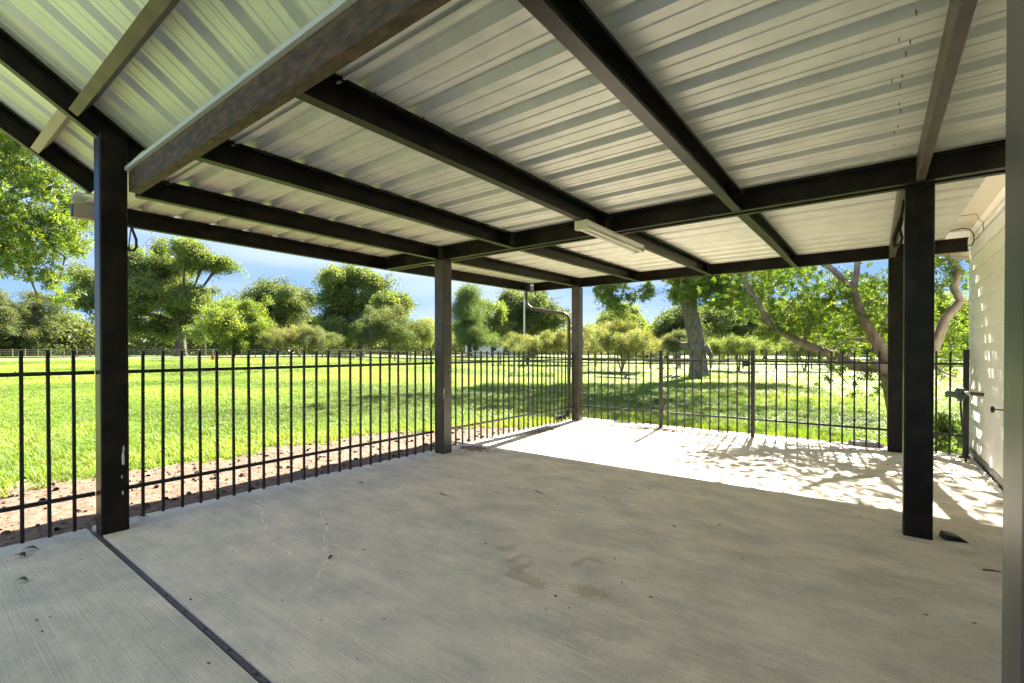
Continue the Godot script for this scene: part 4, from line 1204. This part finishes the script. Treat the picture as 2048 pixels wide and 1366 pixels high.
	limb.call("twig", [[-1.25, 1.58, -8.4], [-1.1, 1.9, -8.6], [-.9, 2.2, -8.8]], [.016, .012, .006])
	limb.call("twig", [[.6, 1.1, -8.5], [.7, .95, -8.4], [.84, .88, -8.35]], [.02, .015, .008])
	limb.call("twig", [[-.6, 1.2, -8.4], [-.45, .95, -8.3], [-.3, .75, -8.25]], [.015, .01, .005])
	var lob := [[-1.03, 2.09, -8.9, .50, .30], [-.30, 2.17, -8.8, .43, .29], [-1.24, 1.71, -8.5, .39, .28], [-.62, 1.59, -8.8, .43, .27], [-.03, 1.77, -8.6, .32, .36], [-1.33, 2.48, -9.2, .50, .19], [.76, 2.17, -8.3, .26, .34], [.92, 1.65, -9.0, .26, .39], [-.36, .98, -8.35, .30, .14], [-.02, .74, -8.25, .18, .20], [.83, 1.03, -8.9, .21, .19], [-.67, 2.42, -8.7, .43, .19], [.23, 2.25, -8.8, .36, .32], [-.2, 3.3, -9.2, .8, .35], [-1.2, 3.2, -9.3, .7, .35], [.7, 3.4, -9.4, .5, .25], [-.2, 4.1, -9.6, .8, .3], [-1.55, 2.1, -8.8, .4, .35], [-.9, 1.75, -8.4, .5, .3], [-.5, 1.9, -8.4, .4, .35], [.3, 1.6, -9.0, .4, .5], [.85, 2.35, -8.8, .3, .3], [.55, 1.4, -9.2, .4, .4], [.72, 3.15, -9.3, .5, .3], [.75, 2.75, -9.0, .4, .25], [-1.7, 2.9, -9.0, .5, .4], [.95, 1.2, -9.3, .3, .3]]
	var loc2 := []
	for l in lob: loc2.append([l[0] - O.x, l[1] - O.y, l[2] - O.z, l[3], l[4]])
	leafy(t, sprigs.twig, M.leaf_near, loc2, 1050, .125, 71, .15, .34)
	# shrub at the house corner
	t = thing("leafy_shrub", "low leafy shrub growing behind the short fence panel by the house corner", "shrub", Vector3(.62, -.12, -8.3))
	b = MB.new()
	for k in 6: b.tube([Vector3(0, 0, 0), Vector3(rng.randfn() * .08, .2, rng.randfn() * .08), Vector3(rng.randfn() * .2, .45, rng.randfn() * .2)], [.008, .006, .003], 5, 0, k)
	part("stems", b.done(), M.bark, t)
	leafy(t, sprigs.twig, M.leaf_near, [[0, .35, 0, .28, .22], [.22, .22, .1, .2, .16], [-.2, .2, .1, .2, .15]], 1500, .17, 73, -.1, .1)
	# pecan hanging in from the left
	t = thing("pecan_tree", "near pecan boughs with hanging compound leaves at upper left", "tree", Vector3(-21.4, -.12, .9))
	var P := Vector3(-21.4, -.12, .9)
	b = MB.new()
	b.tube([Vector3(0, -.1, 0), Vector3(0, .4, 0), Vector3(.1, 2.5, 0), Vector3(.2, 5.0, -.2), Vector3(.3, 7.5, -.4)], [.6, .45, .38, .32, .2], 12, .05, 2)
	part("trunk", b.done(), M.bark, t)
	b = MB.new()
	for br in [[[-21.2, 4.9, .7], [-20.63, 6.31, -.61], [-19.33, 6.03, -1.61], [-18.84, 5.87, -1.98], [-18.68, 5.42, -2.1]], [[-21.3, 4.2, .8], [-20.09, 5.35, -1.03], [-19.01, 5.19, -1.86], [-18.86, 4.86, -2.22], [-18.92, 4.42, -2.42], [-19.08, 4.09, -2.43], [-19.12, 3.52, -2.4], [-18.89, 2.81, -2.57]], [[-19.01, 5.19, -1.86], [-18.83, 5.08, -2.61], [-18.65, 4.85, -3.0], [-18.4, 4.91, -3.45]], [[-19.01, 5.19, -1.86], [-18.58, 5.76, -2.68], [-18.18, 6.11, -3.24]], [[-18.86, 4.86, -2.22], [-18.5, 4.3, -2.7], [-18.5, 3.9, -3.1], [-18.6, 3.3, -3.0]]]:
		var loc := []
		var rad := []
		for i in br.size():
			loc.append(Vector3(br[i][0], br[i][1], br[i][2]) - P)
			rad.append(lerpf(.13 if br[0][0] < -20 else .055, .018, float(i) / (br.size() - 1)))
		b.tube(loc, rad, 8, .08, br.size())
	part("boughs", b.done(), M.bark, t)
	lob = [[-18.68, 6.31, -2.1, 1.0, .5], [-18.5, 5.86, -2.87, .75, .45], [-17.9, 4.95, -2.26, .8, .5], [-18.45, 5.24, -3.29, .48, .55], [-17.97, 4.3, -2.64, .7, .42], [-19.11, 3.85, -2.15, .6, .42], [-18.71, 4.34, -3.34, .36, .55], [-18.55, 3.3, -2.83, .48, .32], [-18.29, 2.85, -3.03, .28, .26], [-19.66, 4.8, -1.36, 1.2, 1.4], [-19.55, 6.99, -1.44, 1.37, .82], [-18.79, 7.54, -2.02, 1.37, .55], [-21, 7.5, 0, 2.2, 1.3]]
	loc2 = []
	for l in lob: loc2.append([l[0] - P.x, l[1] - P.y, l[2] - P.z, l[3], l[4]])
	leafy(t, sprigs.pinnate, M.leaf_oak, loc2, 640, .26, 81, .5, .26)

# ---------------------------------------------------------------- grass
func tuft_mesh(blades: int, seed_: int) -> ArrayMesh:
	var r := RandomNumberGenerator.new()
	r.seed = seed_
	var b := MB.new()
	for i in blades:
		var a := r.randf() * TAU
		var o := Vector3(cos(a), 0, sin(a)) * r.randf() * .5
		var h := r.randf_range(.55, 1.1)
		var lean := Vector3(r.randfn(), 0, r.randfn()) * .32
		var s := Vector3(cos(a + 1.3), 0, sin(a + 1.3)) * .035
		var m := o + lean * .35 * h + Vector3(0, h * .6, 0)
		var tip := o + lean * h * 1.2 + Vector3(0, h, 0)
		b.quad(o - s, o + s, m + s * .8, m - s * .8)
		b.tri(m - s * .8, m + s * .8, tip)
	return b.done()

func grass():
	var n := FastNoiseLite.new()
	n.seed = 9
	n.frequency = .09
	n.fractal_octaves = 3
	var fine := FastNoiseLite.new()
	fine.seed = 19
	fine.frequency = .8
	var xs := []
	var cols := []
	# rings: distance range, tufts, height, width
	for ring in [[3.5, 9.0, 15000, .105, .12], [9.0, 16.0, 26000, .105, .17], [16.0, 30.0, 30000, .12, .30], [30.0, 62.0, 26000, .15, .6]]:
		for i in ring[2]:
			var a := rng.randf_range(-.2, 1.62)
			var d: float = sqrt(rng.randf_range(ring[0] * ring[0], ring[1] * ring[1]))
			var x := -sin(a) * d
			var z := -cos(a) * d
			if x > -4.45 and z > -7.76: continue
			if x > -4.45 and z > -7.9 and rng.randf() < .5: continue
			# bare strip beside the slab
			var edge := -6.55 + fine.get_noise_2d(0, z * .9) * .6 - maxf(0, z + .3) * .12
			if z < -4.4: edge += (-4.4 - z) * .62
			if x > edge and x < -4.4 and z > -8.0 and rng.randf() > .24 + .5 * smooth(.2, .5, fine.get_noise_2d(x * 1.7, z * 1.7)) + .6 * smooth(.5, 0.0, x - edge): continue
			var in_soil := x > edge + .25 and x < -4.4
			var k := n.get_noise_2d(x, z)
			var f := fine.get_noise_2d(x, z)
			if f > .42 and rng.randf() < .75: continue      # thin worn spots
			if Vector2(x + 13.9, z + 19.6).length() < 1.3: k = -.4
			var hh: float = ring[3] * (.42 if in_soil and z > -8.0 else 1.0) * (1.0 + .5 * k + .45 * f) * rng.randf_range(.6, 1.25)
			if Vector2((x + 13.9) * .7, z + 19.9).length() < .9: hh *= 2.6
			if z < -7.7 and z > -8.5 and x > -4.4: hh *= 1.25
			if Vector2(x + 6.8, z + 23.9).length() < 1.3: hh *= 1.8
			xs.append(Transform3D(Basis.from_euler(Vector3(0, rng.randf() * TAU, 0)).scaled(Vector3(ring[4], hh, ring[4])), Vector3(x, terr(x, z) - .01, z)))
			var t := rng.randf_range(.72, 1.2) * (1.0 + .4 * clampf(k * 2.0, -1, .4))
			var dry := clampf(.12 + k * 1.5 + f * .5, 0, 1.3) * .6
			if rng.randf() < .04: dry = 1.3
			if in_soil and z > -8.0 and rng.randf() < .6: dry = 1.6
			cols.append(Color(t * (1 + dry * .75), t * (1 + dry * .12), t * (1 + dry * .9)))
	tag(scatter("lawn_grass", tuft_mesh(16, 3), M.blade, xs, cols), "lush lawn grass growing beyond the bare soil and the slab", "grass", "", "stuff")
